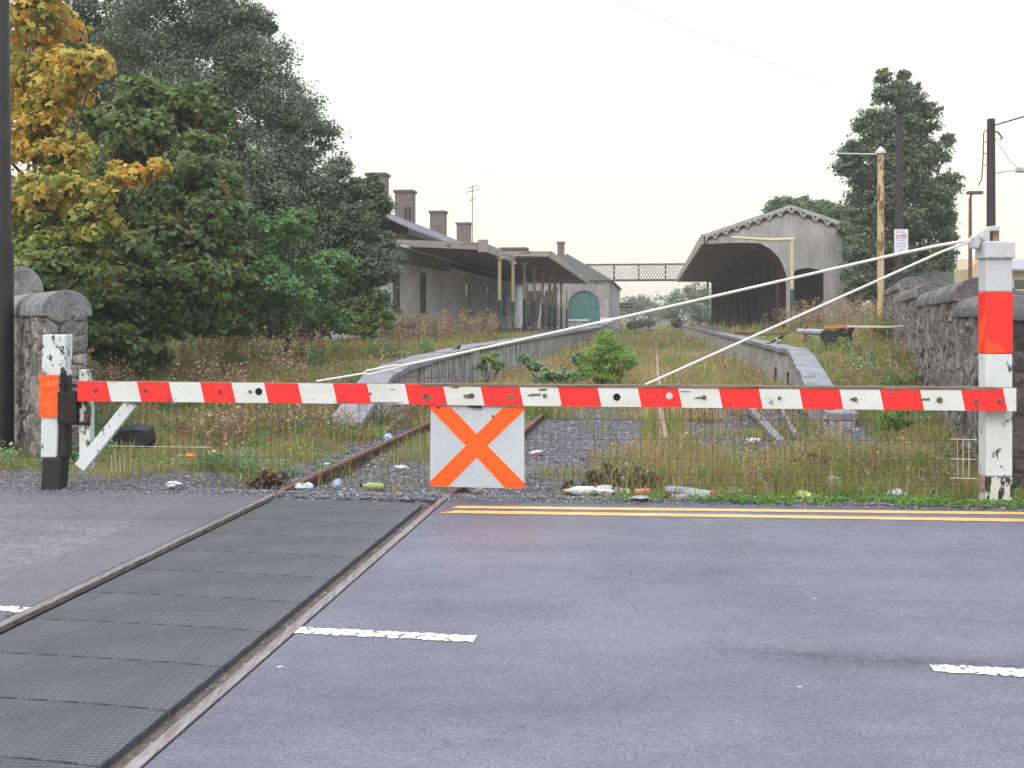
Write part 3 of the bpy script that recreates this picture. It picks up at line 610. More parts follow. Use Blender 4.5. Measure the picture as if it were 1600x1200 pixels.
for i, (p, q, u, v) in enumerate(wins):
    fr = MB('S'); fr.box(-10.52, -10.47, p, q, u, v); wo = fr.build('window', 'board_grey' if i < 3 else 'glass_dark', sb)
    s_ = MB('S'); s_.box(-10.465, -10.3, p-.08, q+.08, u-.12, u+.004); s_.build('sill', 'brick', wo)
    s_ = MB('S'); s_.box(-10.47, -10.43, p, p+.09, u, v); s_.box(-10.47, -10.43, q-.09, q, u, v); s_.box(-10.468, -10.435, p+.09, q-.09, (u+v)/2-.04, (u+v)/2+.04); s_.build('frame', 'cap_grey' if i > 2 else 'grime', wo)
mb = MB('S'); mb.box(-9.95, -9.85, 30, 48, 3.98, 4.5); mb.box(-10.39, -9.95, 30, 48, 4.02, 4.1); mb.build('fascia', 'green_fascia', sb)
mb = MB('S'); mb.tube([(-9.78, 30, 4.5), (-9.78, 48, 4.5)], .06); mb.build('gutter', 'cap_grey', sb)
mb = MB('S'); mb.hexa([(-9.9, 30, 4.44), (-11.6, 30, 4.9), (-11.6, 79, 4.9), (-9.9, 79, 4.44), (-9.9, 30, 4.5), (-11.6, 30, 4.98), (-11.6, 79, 4.98), (-9.9, 79, 4.5)]); mb.build('lean_to_roof', 'slate', sb)
mb = MB('S'); th = .12
for (b0, b1) in ((-11.1, -15.35), (-19.6, -15.35)):
    mb.hexa([(b0, 45, 5.80), (b1, 45, 7.72), (b1, 79, 7.72), (b0, 84.3, 5.80), (b0, 45, 5.80+th), (b1, 45, 7.72+th), (b1, 79, 7.72+th), (b0, 84.3, 5.80+th)])
mb.add([(-11.1, 84.3, 5.92), (-19.6, 84.3, 5.92), (-15.35, 79, 7.84)], [(0, 1, 2)])
for k in range(31):
    a = 46+k*1.05; mb.beam((-11.12, a, 5.93), (-15.3, a, 7.82), .05, .04, 0)
mb.build('roof', 'slate', sb)
mb = MB('S'); mb.box(-11.25, -11.1, 45, 84, 5.55, 5.80); mb.build('eaves_board', 'dark_timber', sb)
for (Yc, zt, w) in ((56, 9.8, 1.05), (62.2, 9.65, 1.1), (71.8, 9.4, 1.05), (81.5, 9.5, 1.05)):
    ac = 1.0101*Yc+.1406*-15.5; mb = MB('S'); mb.box(-15.35-w*.5, -15.35+w*.5, ac-.45, ac+.45, 6.6, zt-.16); c_ = mb.build('chimney', 'brick', sb)
    mb = MB('S'); mb.box(-15.35-w*.58, -15.35+w*.58, ac-.53, ac+.53, zt-.16, zt); mb.build('cap', 'grime', c_)
    if Yc == 62.2:
        mb = MB('S')
        for q in (.15, .4): mb.tube([(-15.35+q, ac-.5, 7), (-15.35+q, ac-.5, 8.6)], .05)
        mb.build('flue_pipe', 'iron', c_)
mb = MB('S'); mb.box(-12.2, -10.2, 79.4, 81, .9, 7.2); mb.box(-12.3, -10.1, 79.3, 81.1, 7.2, 7.4); mb.build('stair_block', 'grime', sb)
mb = MB(); p = px(738, 350, 80); mb.tube([(p[0], p[1], 7), (p[0], p[1], px(0, 290, 80)[2])], .035, 5)
for z_, l in ((11.9, .55), (12.2, .4), (11.2, .3)): mb.tube([(p[0]-l, p[1], z_-.1), (p[0]+l, p[1], z_+.15)], .025, 4)
mb.build('aerial', 'wire', sb)
# left canopy
cn = thing('platform_canopy', 'long flat canopy on thin cream and green posts along the left platform', 'canopy', AB(-7, 40, .95), ROT)
mb = MB('S')
mb.hexa([(-10.3, 39.24, 4.52), (-6.75, 39.24, 4.38), (-6.75, 48.1, 4.38), (-10.3, 48.1, 4.52), (-10.3, 39.24, 4.70), (-6.75, 39.24, 4.56), (-6.75, 48.1, 4.56), (-10.3, 48.1, 4.70)])
mb.hexa([(-10.3, 48.1, 4.66), (-4.98, 48.1, 4.60), (-4.98, 76, 4.32), (-10.3, 76, 4.45), (-10.3, 48.1, 4.86), (-4.98, 48.1, 4.80), (-4.98, 76, 4.52), (-10.3, 76, 4.65)], rnd=.5)
mb.build('roof', 'soffit', cn)
mb = MB('S'); mb.hexa([(-10.35, 39.12, 4.58), (-6.7, 39.12, 4.40), (-6.7, 39.235, 4.40), (-10.35, 39.235, 4.58), (-10.35, 39.12, 4.86), (-6.7, 39.12, 4.68), (-6.7, 39.235, 4.68), (-10.35, 39.235, 4.86)])
mb.box(-6.745, -6.62, 39.12, 48.0, 4.34, 4.68); mb.box(-6.9, -6.55, 38.98, 39.3, 4.30, 4.80)
mb.hexa([(-10.3, 48.0, 4.78), (-4.9, 48.0, 4.66), (-4.9, 48.09, 4.66), (-10.3, 48.09, 4.78), (-10.3, 48.0, 4.98), (-4.9, 48.0, 4.92), (-4.9, 48.09, 4.92), (-10.3, 48.09, 4.98)])
mb.hexa([(-4.975, 48.0, 4.56), (-4.86, 48.0, 4.56), (-4.86, 76, 4.28), (-4.975, 76, 4.28), (-4.975, 48.0, 4.92), (-4.86, 48.0, 4.92), (-4.86, 76, 4.62), (-4.975, 76, 4.62)])
mb.build('fascia', 'fascia_paint', cn)
mb = MB('S'); mb.box(-11, -10.3, 39.15, 39.3, 4.52, 4.80); mb.build('red_board', 'post_red', cn, label='short red board at the left end of the canopy edge')
arcp = [(-10.3, 4.4), (-4.98, 4.32)]+[(-4.98-2.7*(1-math.cos(q*math.pi/20)), 4.2-1.9*math.sin(q*math.pi/20)) for q in range(0, 11)]+[(-10.3, 2.3)]
proto = None
for x in (780.5, 801.5, 819.4, 834.8, 848, 859, 867, 876.9, 885.5):
    a_ = 1.0101*(6.7/(.142-(x-800)/F))-.94; top = 4.37 if a_ < 48 else 4.6-(a_-48)*.0095
    if proto is None:
        mb = MB('S'); mb.box(-6.70, -6.57, a_-.06, a_+.06, 2.47, top); mb.box(-6.78, -6.49, a_-.14, a_+.14, top-.12, top-.003)
        proto = mb.build('post', 'cream_paint', cn); f_ = MB('S'); f_.box(-6.705, -6.565, a_-.07, a_+.07, .9, 2.47); f_.box(-6.76, -6.51, a_-.12, a_+.12, .9, 1.12); lo = f_.build('post_foot', 'green_paint', proto); ap = a_
    else:
        c1 = proto.copy(); c1.parent = cn; COL.objects.link(c1); c1.location = Vector(proto.location)+Vector((0, a_-ap, top-4.37)); c2 = lo.copy(); c2.parent = c1; COL.objects.link(c2); c2.location = lo.location
# dark framing and scrap timbers at the far end of the left canopy
for k, (x, lab) in enumerate(((826, 'dark leaning timber left of the others under the canopy'), (841, 'pale leaning timber between the middle canopy posts'), (855, 'dark timber upright between the last canopy posts'), (863, 'dark timber upright nearest the green arched door'))):
    Yt = 82.; X = px(x, 0, Yt)[0]; mb = MB(); mb.beam((X, Yt, .95), (X+random.uniform(.1, .9), Yt, 4.3), .22, .2); mb.build('leaning_timber', 'cap_grey' if k == 1 else 'dark_timber', label=lab, cat='timber')
mb = MB('S'); mb.box(-12.5, -8.7, 90.6, 90.7, .9, 4.2); mb.build('timber_screen', 'dark_timber', label='dark timber screen left of the green arched door', cat='screen')
# goods shed with the green arched door
gs = thing('goods_shed', 'stone shed with arched green door and hipped slate roof beyond the left canopy', 'building', AB(-8, 93, .9), ROT)
A0 = 92.3; bl, br = -12.5, onA(951.5, 438, A0)[0]
dl, _ = onA(888, 454, A0); dr, dt = onA(937, 454, A0); _, db = onA(900, 504, A0); dc = (dl+dr)/2; dw = (dr-dl)/2; spr = dt-dw*.95
door = [(dl, db), (dl, spr)]+[(dc-dw*math.cos(q*math.pi/16), spr+dw*.95*math.sin(q*math.pi/16)) for q in range(1, 16)]+[(dr, spr), (dr, db)]
mb = MB('S'); mb.prism([[(bl, .5), (bl, 5.26), (br, 5.26), (br, .5)], door], lambda x, z, d: (x, A0+d, z), .5)
mb.box(br-.4, br, A0+.51, 123, .5, 5.26); mb.box(bl, bl+.4, A0+.51, 123, .5, 5.26); mb.box(bl+.41, br-.41, 122.5, 123, .5, 5.26); mb.build('wall', 'shed_wall', gs)
mb = MB('S'); ring = [(dc-(dw+.45)*math.cos(q*math.pi/16), spr+(dw*.95+.45)*math.sin(q*math.pi/16)) for q in range(17)]; inn = [(dc+(dw+.0)*math.cos(q*math.pi/16), spr+dw*.95*math.sin(q*math.pi/16)) for q in range(17)]
mb.prism([ring+inn], lambda x, z, d: (x, A0-.04+d, z), .05); mb.build('arch_stones', 'coping_stone', gs)
mb = MB('S'); k = 8
for i in range(k):
    x0 = dl+(dr-dl)*i/k+.01; x1 = dl+(dr-dl)*(i+1)/k-.01; h0 = lambda x: spr+dw*.95*math.sqrt(max(0, 1-((x-dc)/dw)**2))
    mb.hexa([(x0, A0+.15, db), (x1, A0+.15, db), (x1, A0+.2, db), (x0, A0+.2, db), (x0, A0+.15, h0(x0)), (x1, A0+.15, h0(x1)), (x1, A0+.2, h0(x1)), (x0, A0+.2, h0(x0))])
dg = mb.build('door', 'teal_paint', gs); mb = MB('S'); mb.box(dl, dl+1.9, A0+.05, A0+.12, db+.12, db+.32); mb.build('rail_board', 'cap_grey', dg)
mb = MB('S'); ov = .35; rz_ = 7.95; rc = (bl+br)/2; P = [(bl-ov, A0-ov, 5.2), (br+ov, A0-ov, 5.2), (br+ov, 123+ov, 5.2), (bl-ov, 123+ov, 5.2), (rc, A0+4, rz_), (rc, 119, rz_)]
mb.add(P, [(0, 1, 4), (1, 2, 5, 4), (2, 3, 5), (3, 0, 4, 5), (3, 2, 1, 0)]); mb.build('roof', 'slate_dark', gs)
cb, cz = onA(876.5, 378, 97); mb = MB('S'); mb.box(cb-.32, cb+.32, 96.6, 97.3, 6.5, cz-.15); c_ = mb.build('chimney', 'brick', gs); mb = MB('S'); mb.box(cb-.4, cb+.4, 96.5, 97.4, cz-.15, cz); mb.build('cap', 'brick', c_)
mb = MB('S'); mb.box(br-.2, br+1.6, 121, 121.3, 2.9, 3.2); mb.box(br, br+1.8, 120.8, 121.5, 3.3, 3.55); mb.build('bracket', 'dark_timber', gs)
nb_, nz_ = onA(943.5, 507, 91.8); mb = MB('S'); mb.box(nb_-.33, nb_+.33, 91.8, 91.86, nz_, nz_+.65); mb.build('notice_board', 'litter_white', label='small white board leaning by the green arched door', cat='board')
# footbridge
fb = thing('footbridge', 'dark lattice iron footbridge spanning the tracks between the canopies', 'footbridge', AB(-3, 128, 0), ROT)
AF = 128.; zb, zt = px(0, 437.5, 126.5)[2], px(0, 411.5, 126.5)[2]; B0, B1 = onA(900, 0, AF)[0], onA(1110, 0, AF)[0]
for dk, a_ in enumerate((AF, AF+1.8)):
    g = MB('S'); g.box(B0, B1, a_, a_+.12, zt-.12, zt); g.box(B0, B1, a_, a_+.12, zb-.08, zb+.12)
    n_ = 46; st = (B1-B0)/n_
    for i in range(n_):
        for s_ in (1, -1):
            x0 = B0+i*st; x1 = x0+s_*1.15
            if B0 < x1 < B1: g.beam((x0, a_+.05+.02*s_, zb+.1), (x1, a_+.05+.02*s_, zt-.1), .045, .035)
    g.build('lattice_girder', 'wire', fb)
    for x in (900, 920, 959, 998, 1040, 1080):
        b_ = onA(x, 0, AF)[0]; g = MB('S'); g.box(b_-.07, b_+.07, a_-.05, a_+.16, zb-.08, zt+.03); g.build('stanchion', 'wire', fb)
g = MB('S'); g.box(B0, B1, AF+.13, AF+1.79, zb-.02, zb+.06); g.build('deck', 'dark_timber', fb)
for b_ in (B0+.3, B1-.3):
    g = MB('S'); g.box(b_-.15, b_+.15, AF+.6, AF+.9, 0, zb-.03); g.build('support', 'wire', fb)

# ------------------------------------------------------------------ right canopy
rc_ = thing('train_shed', 'grey clad open sided platform canopy with scalloped gable and ivy on its right', 'canopy', AB(6.5, 52, .95), ROT)
A1, A2 = 51.3, 104.
q = lambda x, y: onA(x, y, A1)
pk = q(1235.5, 323); le = q(1101, 369); re_ = q(1348, 361); gl = q(1229, 515); wr = q(1345, 515)[0]
arc = [(1228.5, 430), (1224, 416), (1217, 402), (1204, 389), (1187, 380), (1153, 379), (1102, 381)]
dar = [(1287, 426), (1280, 421), (1262, 418.5), (1246, 421), (1240, 425)]
out = [q(1101, 371), q(1235.5, 325), q(1345, 362), (wr, .6), (q(1287, 0)[0], .6)]+[q(*p) for p in dar]+[(q(1240, 0)[0], .6), (q(1228.5, 0)[0], .6)]+[q(*p) for p in arc]
mb = MB('S'); mb.prism([out], lambda x, z, d: (x, A1+d, z), .12); mb.build('gable_screen', 'cladding', rc_)
mb = MB('S')
def slab(x0, z0, x1, z1, t_=.1, a0=A1-.12, a1=A2): mb.hexa([(x0, a0, z0), (x1, a0, z1), (x1, a1, z1), (x0, a1, z0), (x0, a0, z0+t_), (x1, a0, z1+t_), (x1, a1, z1+t_), (x0, a1, z0+t_)])
slab(le[0]-.05, le[1]-.02, pk[0], pk[1]); slab(pk[0], pk[1], re_[0], re_[1]); mb.build('roof', 'grey_render', rc_)
mb = MB('S'); ez = q(1101, 381)[1]; pb = q(1228.5, 430)
mb.box(le[0]-.03, q(1187, 0)[0], A1+.14, A2, ez+.0, ez+.08); arc2 = [q(*p) for p in arc[:5]]
for i in range(4):
    (x0, z0), (x1, z1) = arc2[i+1], arc2[i]; mb.hexa([(x0, A1+.14, z0), (x1, A1+.14, z1), (x1, A2, z1), (x0, A2, z0), (x0, A1+.14, z0+.06), (x1, A1+.14, z1+.06), (x1, A2, z1+.06), (x0, A2, z0+.06)]) if False else None
mb.box(q(1187, 0)[0], wr-.1, A1+.14, A2, ez+.0, ez+.08); mb.build('soffit', 'soffit', rc_)
mb = MB('S'); mb.hexa([(le[0]-.16, A1-.14, ez-.03), (le[0]-.05, A1-.14, ez-.03), (le[0]-.05, A2, ez-.03), (le[0]-.16, A2, ez-.03), (le[0]-.16, A1-.14, le[1]+.1), (le[0]-.05, A1-.14, le[1]+.1), (le[0]-.05, A2, le[1]+.1), (le[0]-.16, A2, le[1]+.1)]); mb.build('eaves_board', 'fascia_paint', rc_)
mb = MB('S')
for (p, r) in ((le, pk), (pk, re_)):
    p_ = Vector((p[0], A1-.1, p[1]+.0)); r_ = Vector((r[0], A1-.1, r[1]+.0)); mb.beam(p_, r_, .1, .16, up=(0, 0, 1))
    n_ = 8 if p is le else 6
    for i in range(n_):
        c = p_.lerp(r_, (i+.5)/n_); rr = (r_-p_).length/n_*.5; dx = (r_-p_).normalized()
        ringo = [(c+dx*rr*math.cos(u*math.pi/8)+Vector((0, 0, rr*.95*math.sin(u*math.pi/8)-rr*1.05))) for u in range(9)]; ringi = [(c+dx*rr*.72*math.cos(u*math.pi/8)+Vector((0, 0, rr*.68*math.sin(u*math.pi/8)-rr*1.05))) for u in range(9)][::-1]
        lp = [(v.x, v.z) for v in ringo+ringi]; mb.prism([lp], lambda x, z, d: (x, A1-.15+d, z), .14)
        hd = [(c+dx*rr*.7*math.cos(u*math.pi/8)+Vector((0, 0, rr*.66*math.sin(u*math.pi/8)-rr*1.05))) for u in range(9)]; mb.prism([[(v.x, v.z) for v in hd]], lambda x, z, d: (x, A1-.02+d, z), .015, 1)  # dark half-discs painted for the shade inside the scallop openings
mb.build('scalloped_bargeboard', ['cladding_trim', 'grime'], rc_)
mb = MB('S'); mb.box(wr-.12, wr, A1+.15, A2, .6, re_[1]-.1); mb.box(wr-4.3, wr-.13, A2-.2, A2, .6, ez); mb.build('back_wall', 'dark_timber', rc_)
pbx = q(1222, 0)[0]; i = 0; ap = A1+1.6; proto = None
while ap < A2-1:
    if proto is None:
        mb = MB('S'); mb.tube([(pbx, ap, .9), (pbx, ap, ez-.4)], [.11, .09], 10); mb.box(pbx-.2, pbx+.2, ap-.2, ap+.2, .9, 1.15); mb.box(pbx-.16, pbx+.16, ap-.16, ap+.16, 3.6, 3.75); p0_ = mb.build('post', 'dark_timber', rc_); a00 = ap
        arcl = [q(*p) for p in arc[:5]]; xo = arcl[0][0]; lp = [(x-xo+pbx+.08, z) for x, z in arcl]+[(arcl[-1][0]-xo+pbx+.08, ez-.003), (pbx+.3, ez-.003), (pbx+.3, arcl[0][1])]
        mb = MB('S'); mb.prism([lp], lambda x, z, d: (x, a00-.05+d, z), .1); p1_ = mb.build('arched_bracket', 'soffit', p0_); proto = p0_
    else:
        c1 = p0_.copy(); c1.parent = rc_; COL.objects.link(c1); c1.location = Vector(p0_.location)+Vector((0, ap-a00, 0)); c2 = p1_.copy(); c2.parent = c1; COL.objects.link(c2); c2.location = p1_.location
    ap += 4.3
# ------------------------------------------------------------------ barrier and gate posts
AY0, AY1 = 9.46, 8.84                        # depth of the arm's face at px 120 and px 1588
def armY(x): return AY0+(AY1-AY0)*(x-120)/(1588-120)
def ap_(x, y, off=0.): Y = armY(x); p = px(x, y, Y); return (p[0], Y+off, p[2])
bar = thing('barrier', 'red and white striped timber level crossing barrier with wire mesh skirt', 'barrier', (-4.15, 9.5, 0))
mb = MB(); top = [(120, 596), (655, 600.5), (1588, 606.5)]; bot = [(120, 627), (655, 632), (1588, 642)]
def yt(x, L): return float(np.interp(x, [p[0] for p in L], [p[1] for p in L]))
def stripes(x0, x1, reds, y0off, th):
    cuts = [x0]
    for a, b in reds: cuts += [a, b]
    cuts = [c for c in cuts]+[x1]; col = 0; segs = []
    for i in range(len(cuts)-1):
        if cuts[i+1]-cuts[i] > .5: segs.append((cuts[i], cuts[i+1], i % 2))
    for a, b, r in segs:
        sa = 0 if a == x0 else 7; sb_ = 0 if b == x1 else 7
        fr = [ap_(a+sa, yt(a+sa, bot), y0off), ap_(b+sb_, yt(b+sb_, bot), y0off), ap_(b, yt(b, top), y0off), ap_(a, yt(a, top), y0off)]
        bk = [(p[0], p[1]+th, p[2]) for p in fr]
        mb.add(fr+bk, [(0, 1, 2, 3)], r, random.random())
        mb.add(fr+bk, [(3, 2, 6, 7)], 2); mb.add(fr+bk, [(4, 5, 1, 0)], 2); mb.add(fr+bk, [(7, 6, 5, 4)], r)
        if a == x0: mb.add(fr+bk, [(0, 3, 7, 4)], r)
        if b == x1: mb.add(fr+bk, [(1, 5, 6, 2)], r)
stripes(120, 655, [(120, 166), (213, 263), (312, 361), (412, 465), (519.5, 573), (632, 655)], .012, .10)
arm1 = mb.build('arm', ['white_paint', 'red_paint', 'wood_top'], bar, label='thinner hinge half of the striped arm'); mb = MB()
def stripes2():
    segs = [(655, 692, 1), (692, 750, 0), (750, 811, 1), (811, 871, 0), (871, 933, 1), (933, 995.5, 0), (995.5, 1059, 1), (1059, 1122, 0), (1122, 1185, 1), (1185, 1248, 0), (1248, 1311, 1), (1311, 1374, 0), (1374, 1437, 1), (1437, 1501, 0), (1501, 1567, 1), (1567, 1588, 0)]
    for a, b, r in segs:
        sa = 0 if a == 655 else 7; sb_ = 0 if b == 1588 else 7
        fr = [ap_(a+sa, yt(a+sa, bot)+.5), ap_(b+sb_, yt(b+sb_, bot)+.5), ap_(b, yt(b, top)), ap_(a, yt(a, top))]; bk = [(p[0], p[1]+.12, p[2]) for p in fr]
        mb.add(fr+bk, [(0, 1, 2, 3)], r); mb.add(fr+bk, [(3, 2, 6, 7)], 2); mb.add(fr+bk, [(4, 5, 1, 0)], 2); mb.add(fr+bk, [(7, 6, 5, 4)], r)
        if a == 655: mb.add(fr+bk, [(0, 3, 7, 4)], r)
        if b == 1588: mb.add(fr+bk, [(1, 5, 6, 2)], r)
stripes2(); mb.build('arm', ['white_paint', 'red_paint', 'wood_top'], bar, label='thicker latch half of the striped arm, paint flaking')
# cap strip of bare timber along the top edge of the latch half
mb = MB(); mb.beam(Vector(ap_(657, 603, .062))+Vector((0, 0, .008)), Vector(ap_(1560, 609, .062))+Vector((0, 0, .008)), .13, .022); mb.build('arm_top_batten', 'wood_top', bar)
def disc(x, y, r, d=.02, mat='rust', name='bolt', par=bar, off=-.012):
    p = Vector(ap_(x, y, off)); mb = MB(); mb.tube([p, p+Vector((.0, -d, 0))], [r, r*.75], 9); return mb.build(name, mat, par, smooth=False)
for x, y, r in ((148, 610, .019), (226, 610, .016), (343, 612, .016), (390, 612, .015), (578, 615, .012), (664, 618, .02), (737, 618, .024), (851, 618, .02), (1100, 621, .022), (1218, 622, .016), (1336, 624, .022), (1468, 625, .028), (1525, 626, .018), (1562, 627, .022)): disc(x, y, r, mat='rust' if r > .017 else 'grime', off=.012 if x < 655 else 0)
for x, y in ((404, 612), (964, 620.5)): disc(x, y, .036, .008, 'painted_void', 'painted_hole', off=.012 if x < 655 else 0)  # near-black discs on the arm's face, painting the dark inside holes
disc(1046, 619, .034, .005, 'cap_grey', 'patch_plate', off=0)
# bare wood scars where the paint has gone
for x, y, w, h in ((672, 622, 26, 5), (735, 619, 22, 5), (800, 620, 24, 5), (842, 617, 40, 3), (1098, 622, 36, 2.5), (1335, 624, 18, 3), (1450, 624, 36, 3), (1528, 635, 14, 4), (600, 629.5, 70, 1.5), (540, 628, 40, 1.3), (852, 609, 34, 2.5), (715, 605, 26, 1.8), (1075, 612, 30, 1.2), (1400, 612, 40, 1.4), (985, 637, 40, 1.2), (1290, 640, 46, 1.2), (262, 624, 16, 1.6)):
    mb = MB(); c = Vector(ap_(x, y)); n_ = 14; V = [c+Vector((0, -.0012, 0))]; sc = armY(x)/F
    for k in range(n_): a = 2*math.pi*k/n_; rr = random.uniform(.55, 1.1); V.append(c+Vector((math.cos(a)*w*.5*rr*sc, -.0012, math.sin(a)*h*.9*rr*sc)))
    mb.add(V, [(0, 1+k, 1+(k+1) % n_) for k in range(n_)]); mb.build('bare_patch', 'wood_top', bar)
# heel post and brace
mb = MB(); p0 = px(128.5, 735, 9.5); p1 = px(128.5, 578, 9.5); mb.box(p0[0]-.052, p0[0]+.052, 9.49+.06, 9.6+.06, p0[2], p1[2]); mb.build('heel_post', 'post_rotten', bar, bevel=.006)
mb = MB(); a = px(126, 730, 9.50); b = px(206, 630, 9.50); mb.beam(a, b, .07, .112, up=(0, 0, 1)); mb.build('brace', 'post_white', bar, bevel=.005)
for y in (602, 661): a = px(92, y, 9.53); b = px(140, y+1, 9.53); mb = MB(); mb.beam((a[0], 9.54, a[2]), (b[0], 9.54, b[2]), .03, .03); mb.build('hinge_strap', 'iron', bar)
# mesh skirt: welded wire
mb = MB(); 
def wire_pt(x, y): Y = armY(x)+.05; p = px(x, y, Y); return (p[0], Y, p[2])
xs = 205.
while xs < 1522:
    if not (672 < xs < 818):
        bow = random.uniform(-1.5, 1.5); yb = 757 if xs > 560 else 752
        if xs < 300 or random.random() < .93: mb.tube([wire_pt(xs+random.uniform(-.5, .5), yt(xs, bot)), wire_pt(xs+bow, 695), wire_pt(xs+bow*.6, yb+random.uniform(-5, 3))], .0019, 3, caps=False)
    xs += 11.6+random.uniform(-1, 1)
for y, x0, x1 in ((655, 480, 1522), (686, 560, 1522), (716, 205, 1522), (741, 430, 1522), (757, 560, 1522)):
    pts = [wire_pt(x, y+random.uniform(-1, 1)+(x-800)*.004) for x in np.linspace(x0, x1, 40)]; mb.tube(pts, .0022, 3, caps=False)
mb.build('wire_mesh', 'wire', bar)
# pale bare wires: by the brace and by the latch post
mb = MB()
for x in (174, 180, 187, 194, 203): mb.tube([wire_pt(x, 702+random.uniform(-2, 12)), wire_pt(x+1, 738)], .0024, 3, caps=False)
mb.tube([wire_pt(170, 697), wire_pt(330, 699)], .0022, 3, caps=False)
mb.build('wire_mesh', 'rod_white', bar, label='loose ends of pale bare wire beside the brace'); mb = MB()
for x in (1496, 1505, 1514): mb.tube([wire_pt(x, 686), wire_pt(x, 748)], .003, 3, caps=False)
for y in (686, 717, 747): mb.tube([wire_pt(1484, y), wire_pt(1526, y+1)], .003, 3, caps=False)
mb.build('wire_mesh', 'rod_white', bar, label='pale bare wire piece beside the latch post')
# stay rods with turnbuckle
def rod(pts, r): mb = MB(); mb.tube([ap_(x, y, .07) for x, y in pts], r, 8); return mb
r1 = rod([(1522, 374), (1470, 383), (1386, 401), (952, 501)], .0135).build('stay_rod', 'rod_white', bar, smooth=True)
rod([(946, 502), (800, 534.5), (628, 572)], .0125).build('stay_rod', 'rod_white', bar, smooth=True)
rod([(568, 584), (492, 596.5)], .0095).build('stay_rod', 'rod_white', bar, smooth=True)
rod([(1522, 376), (1478, 392), (1400, 427), (1010, 602)], .0120).build('stay_rod', 'rod_white', bar, smooth=True)
mb = rod([(628, 572), (618, 571), (572, 579.5), (567, 584)], .0085); mb.tube([ap_(x, y, .07) for x, y in ((628, 572), (617, 576), (576, 586), (567, 584))], .0085, 8)
mb.build('turnbuckle', 'rod_white', bar, smooth=True)
mb = rod([(940, 504), (958, 500)], .022); mb.build('rod_joint', 'rod_white', bar)
mb = MB(); p = Vector(ap_(712, 549, .07)); mb.build('x', 'wire') if False else None

# X sign hung under the arm
sg = thing('x_sign', 'pale grey square board with a bold orange X hanging under the barrier', 'sign', ap_(745, 763, .0))
Z = lambda u, v: (660+u/7.5, 620+v/7.5)
Ys = armY(745)+.035
def sp(u, v, d=0.): x, y = Z(u, v); Y = armY(x)+.03; p = px(x, y, Y); return (p[0], Y+d, p[2])
mb = MB(); mb.prism([[(97, 100), (1193, 122), (1195, 1075), (90, 1050)]], lambda u, v, d: sp(u, v, d), .008); mb.build('board', 'sign_white', sg)
mb = MB(); Xp = [(97, 105), (340, 120), (637, 430), (940, 122), (1193, 125), (1193, 165), (768, 572), (1195, 1005), (1195, 1075), (965, 1072), (637, 715), (310, 1048), (90, 1050), (90, 985), (503, 572), (130, 190), (97, 150)]
mb.prism([[(u*.999+.5, v*.999+.5) for u, v in Xp]], lambda u, v, d: sp(u, v, -.003+d), .002); mb.build('cross', 'sign_orange', sg)
Xc = [(97, 150), (130, 190), (503, 572), (90, 985)]
mb = MB()
for a, b in (((340, 120), (637, 430)), ((637, 430), (940, 122)), ((130, 190), (503, 572)), ((503, 572), (90, 985)), ((1193, 165), (768, 572)), ((768, 572), (1195, 1005)), ((965, 1072), (637, 715)), ((637, 715), (310, 1048))):
    mb.beam(sp(*a, -.0005), sp(*b, -.0005), .004, .006, up=(0, 1, 0))
mb.build('tape_edge', 'litter_white', sg)
for u, v in ((185, 122), (825, 225), (640, 118)): p = Vector(sp(u, v, -.004)); mb = MB(); mb.tube([p, p+Vector((0, -.012, 0))], .010, 7); mb.build('bolt', 'iron', sg)
mb = MB(); a = sp(540, 112, .02); b = sp(690, 128, .02); mb.beam((a[0], a[1]-.03, a[2]+.005), (b[0], b[1]-.03, b[2]+.005), .03, .02); mb.build('hanger', 'iron', sg)

# right (latch) post
PXc, PY = px(1555, 0, 9.06)[0], 9.06; W = .155
zr_ = lambda y: px(0, y, 8.98)[2]
rp = thing('gate_post', 'tall thick white post with red band and grey cap at the latch end', 'post', (PXc, 9.12, 0))
def pbox(z0, z1, mi, w=W, dx=0.): return (PXc-w+dx, PXc+w+dx, 9.06-.10+.0, 9.06+.22, z0, z1, mi)
XF0, XF1 = px(1541, 0, 8.98)[0], px(1582.5, 0, 8.98)[0]; mb = MB(); bands = [(-.05, zr_(745), 3), (zr_(745), zr_(553), 0), (zr_(553), zr_(456), 1), (zr_(456), zr_(378), 2)]
for z0, z1, mi in bands:
    w = W*(.985 if mi != 1 else 1.0); mb.box(XF0-(.004 if mi == 1 else 0), XF1+(.004 if mi == 1 else 0), 8.98-(.004 if mi == 1 else 0), 9.14, z0, z1, mi)
mb.build('shaft', ['post_white', 'post_red', 'cap_grey', 'post_rotten'], rp, bevel=.012)
mb = MB(); mb.box(XF0-.02, XF1+.015, 8.955, 9.165, zr_(404), zr_(377)); mb.build('cap', 'cap_grey', rp, bevel=.012)
for x in (1549, 1576): p = Vector(px(x, 400, 8.955)); mb = MB(); mb.tube([p, p+Vector((0, -.018, 0))], [.022, .016], 8); mb.build('bolt', 'cap_grey', rp)
pts = [(690, 190), (688, 120), (715, 95), (780, 55), (825, 50), (855, 55), (850, 75), (828, 84), (790, 82), (786, 150), (735, 150), (722, 190)]
mb = MB(); mb.prism([[(1350+u/4, 340+v/4) for u, v in pts]], lambda u, v, d: (px(u, v, 9.02)[0], 9.02+d, px(u, v, 9.02)[2]), .10); mb.build('pivot_bracket', 'cap_grey', rp, bevel=.008)
mb = MB(); a = px(1548, 379, 9.1); b = px(1558, 360, 9.1); mb.box(a[0], b[0], 9.06, 9.13, a[2], b[2]); mb.build('pivot_block', 'rust_light', rp)
p = Vector(px(1535, 371, 9.02)); mb = MB(); mb.tube([p, p+Vector((0, -.03, 0))], [.025, .022], 8); mb.build('bolt', 'cap_grey', rp)
mb = MB(); xl_ = XF0
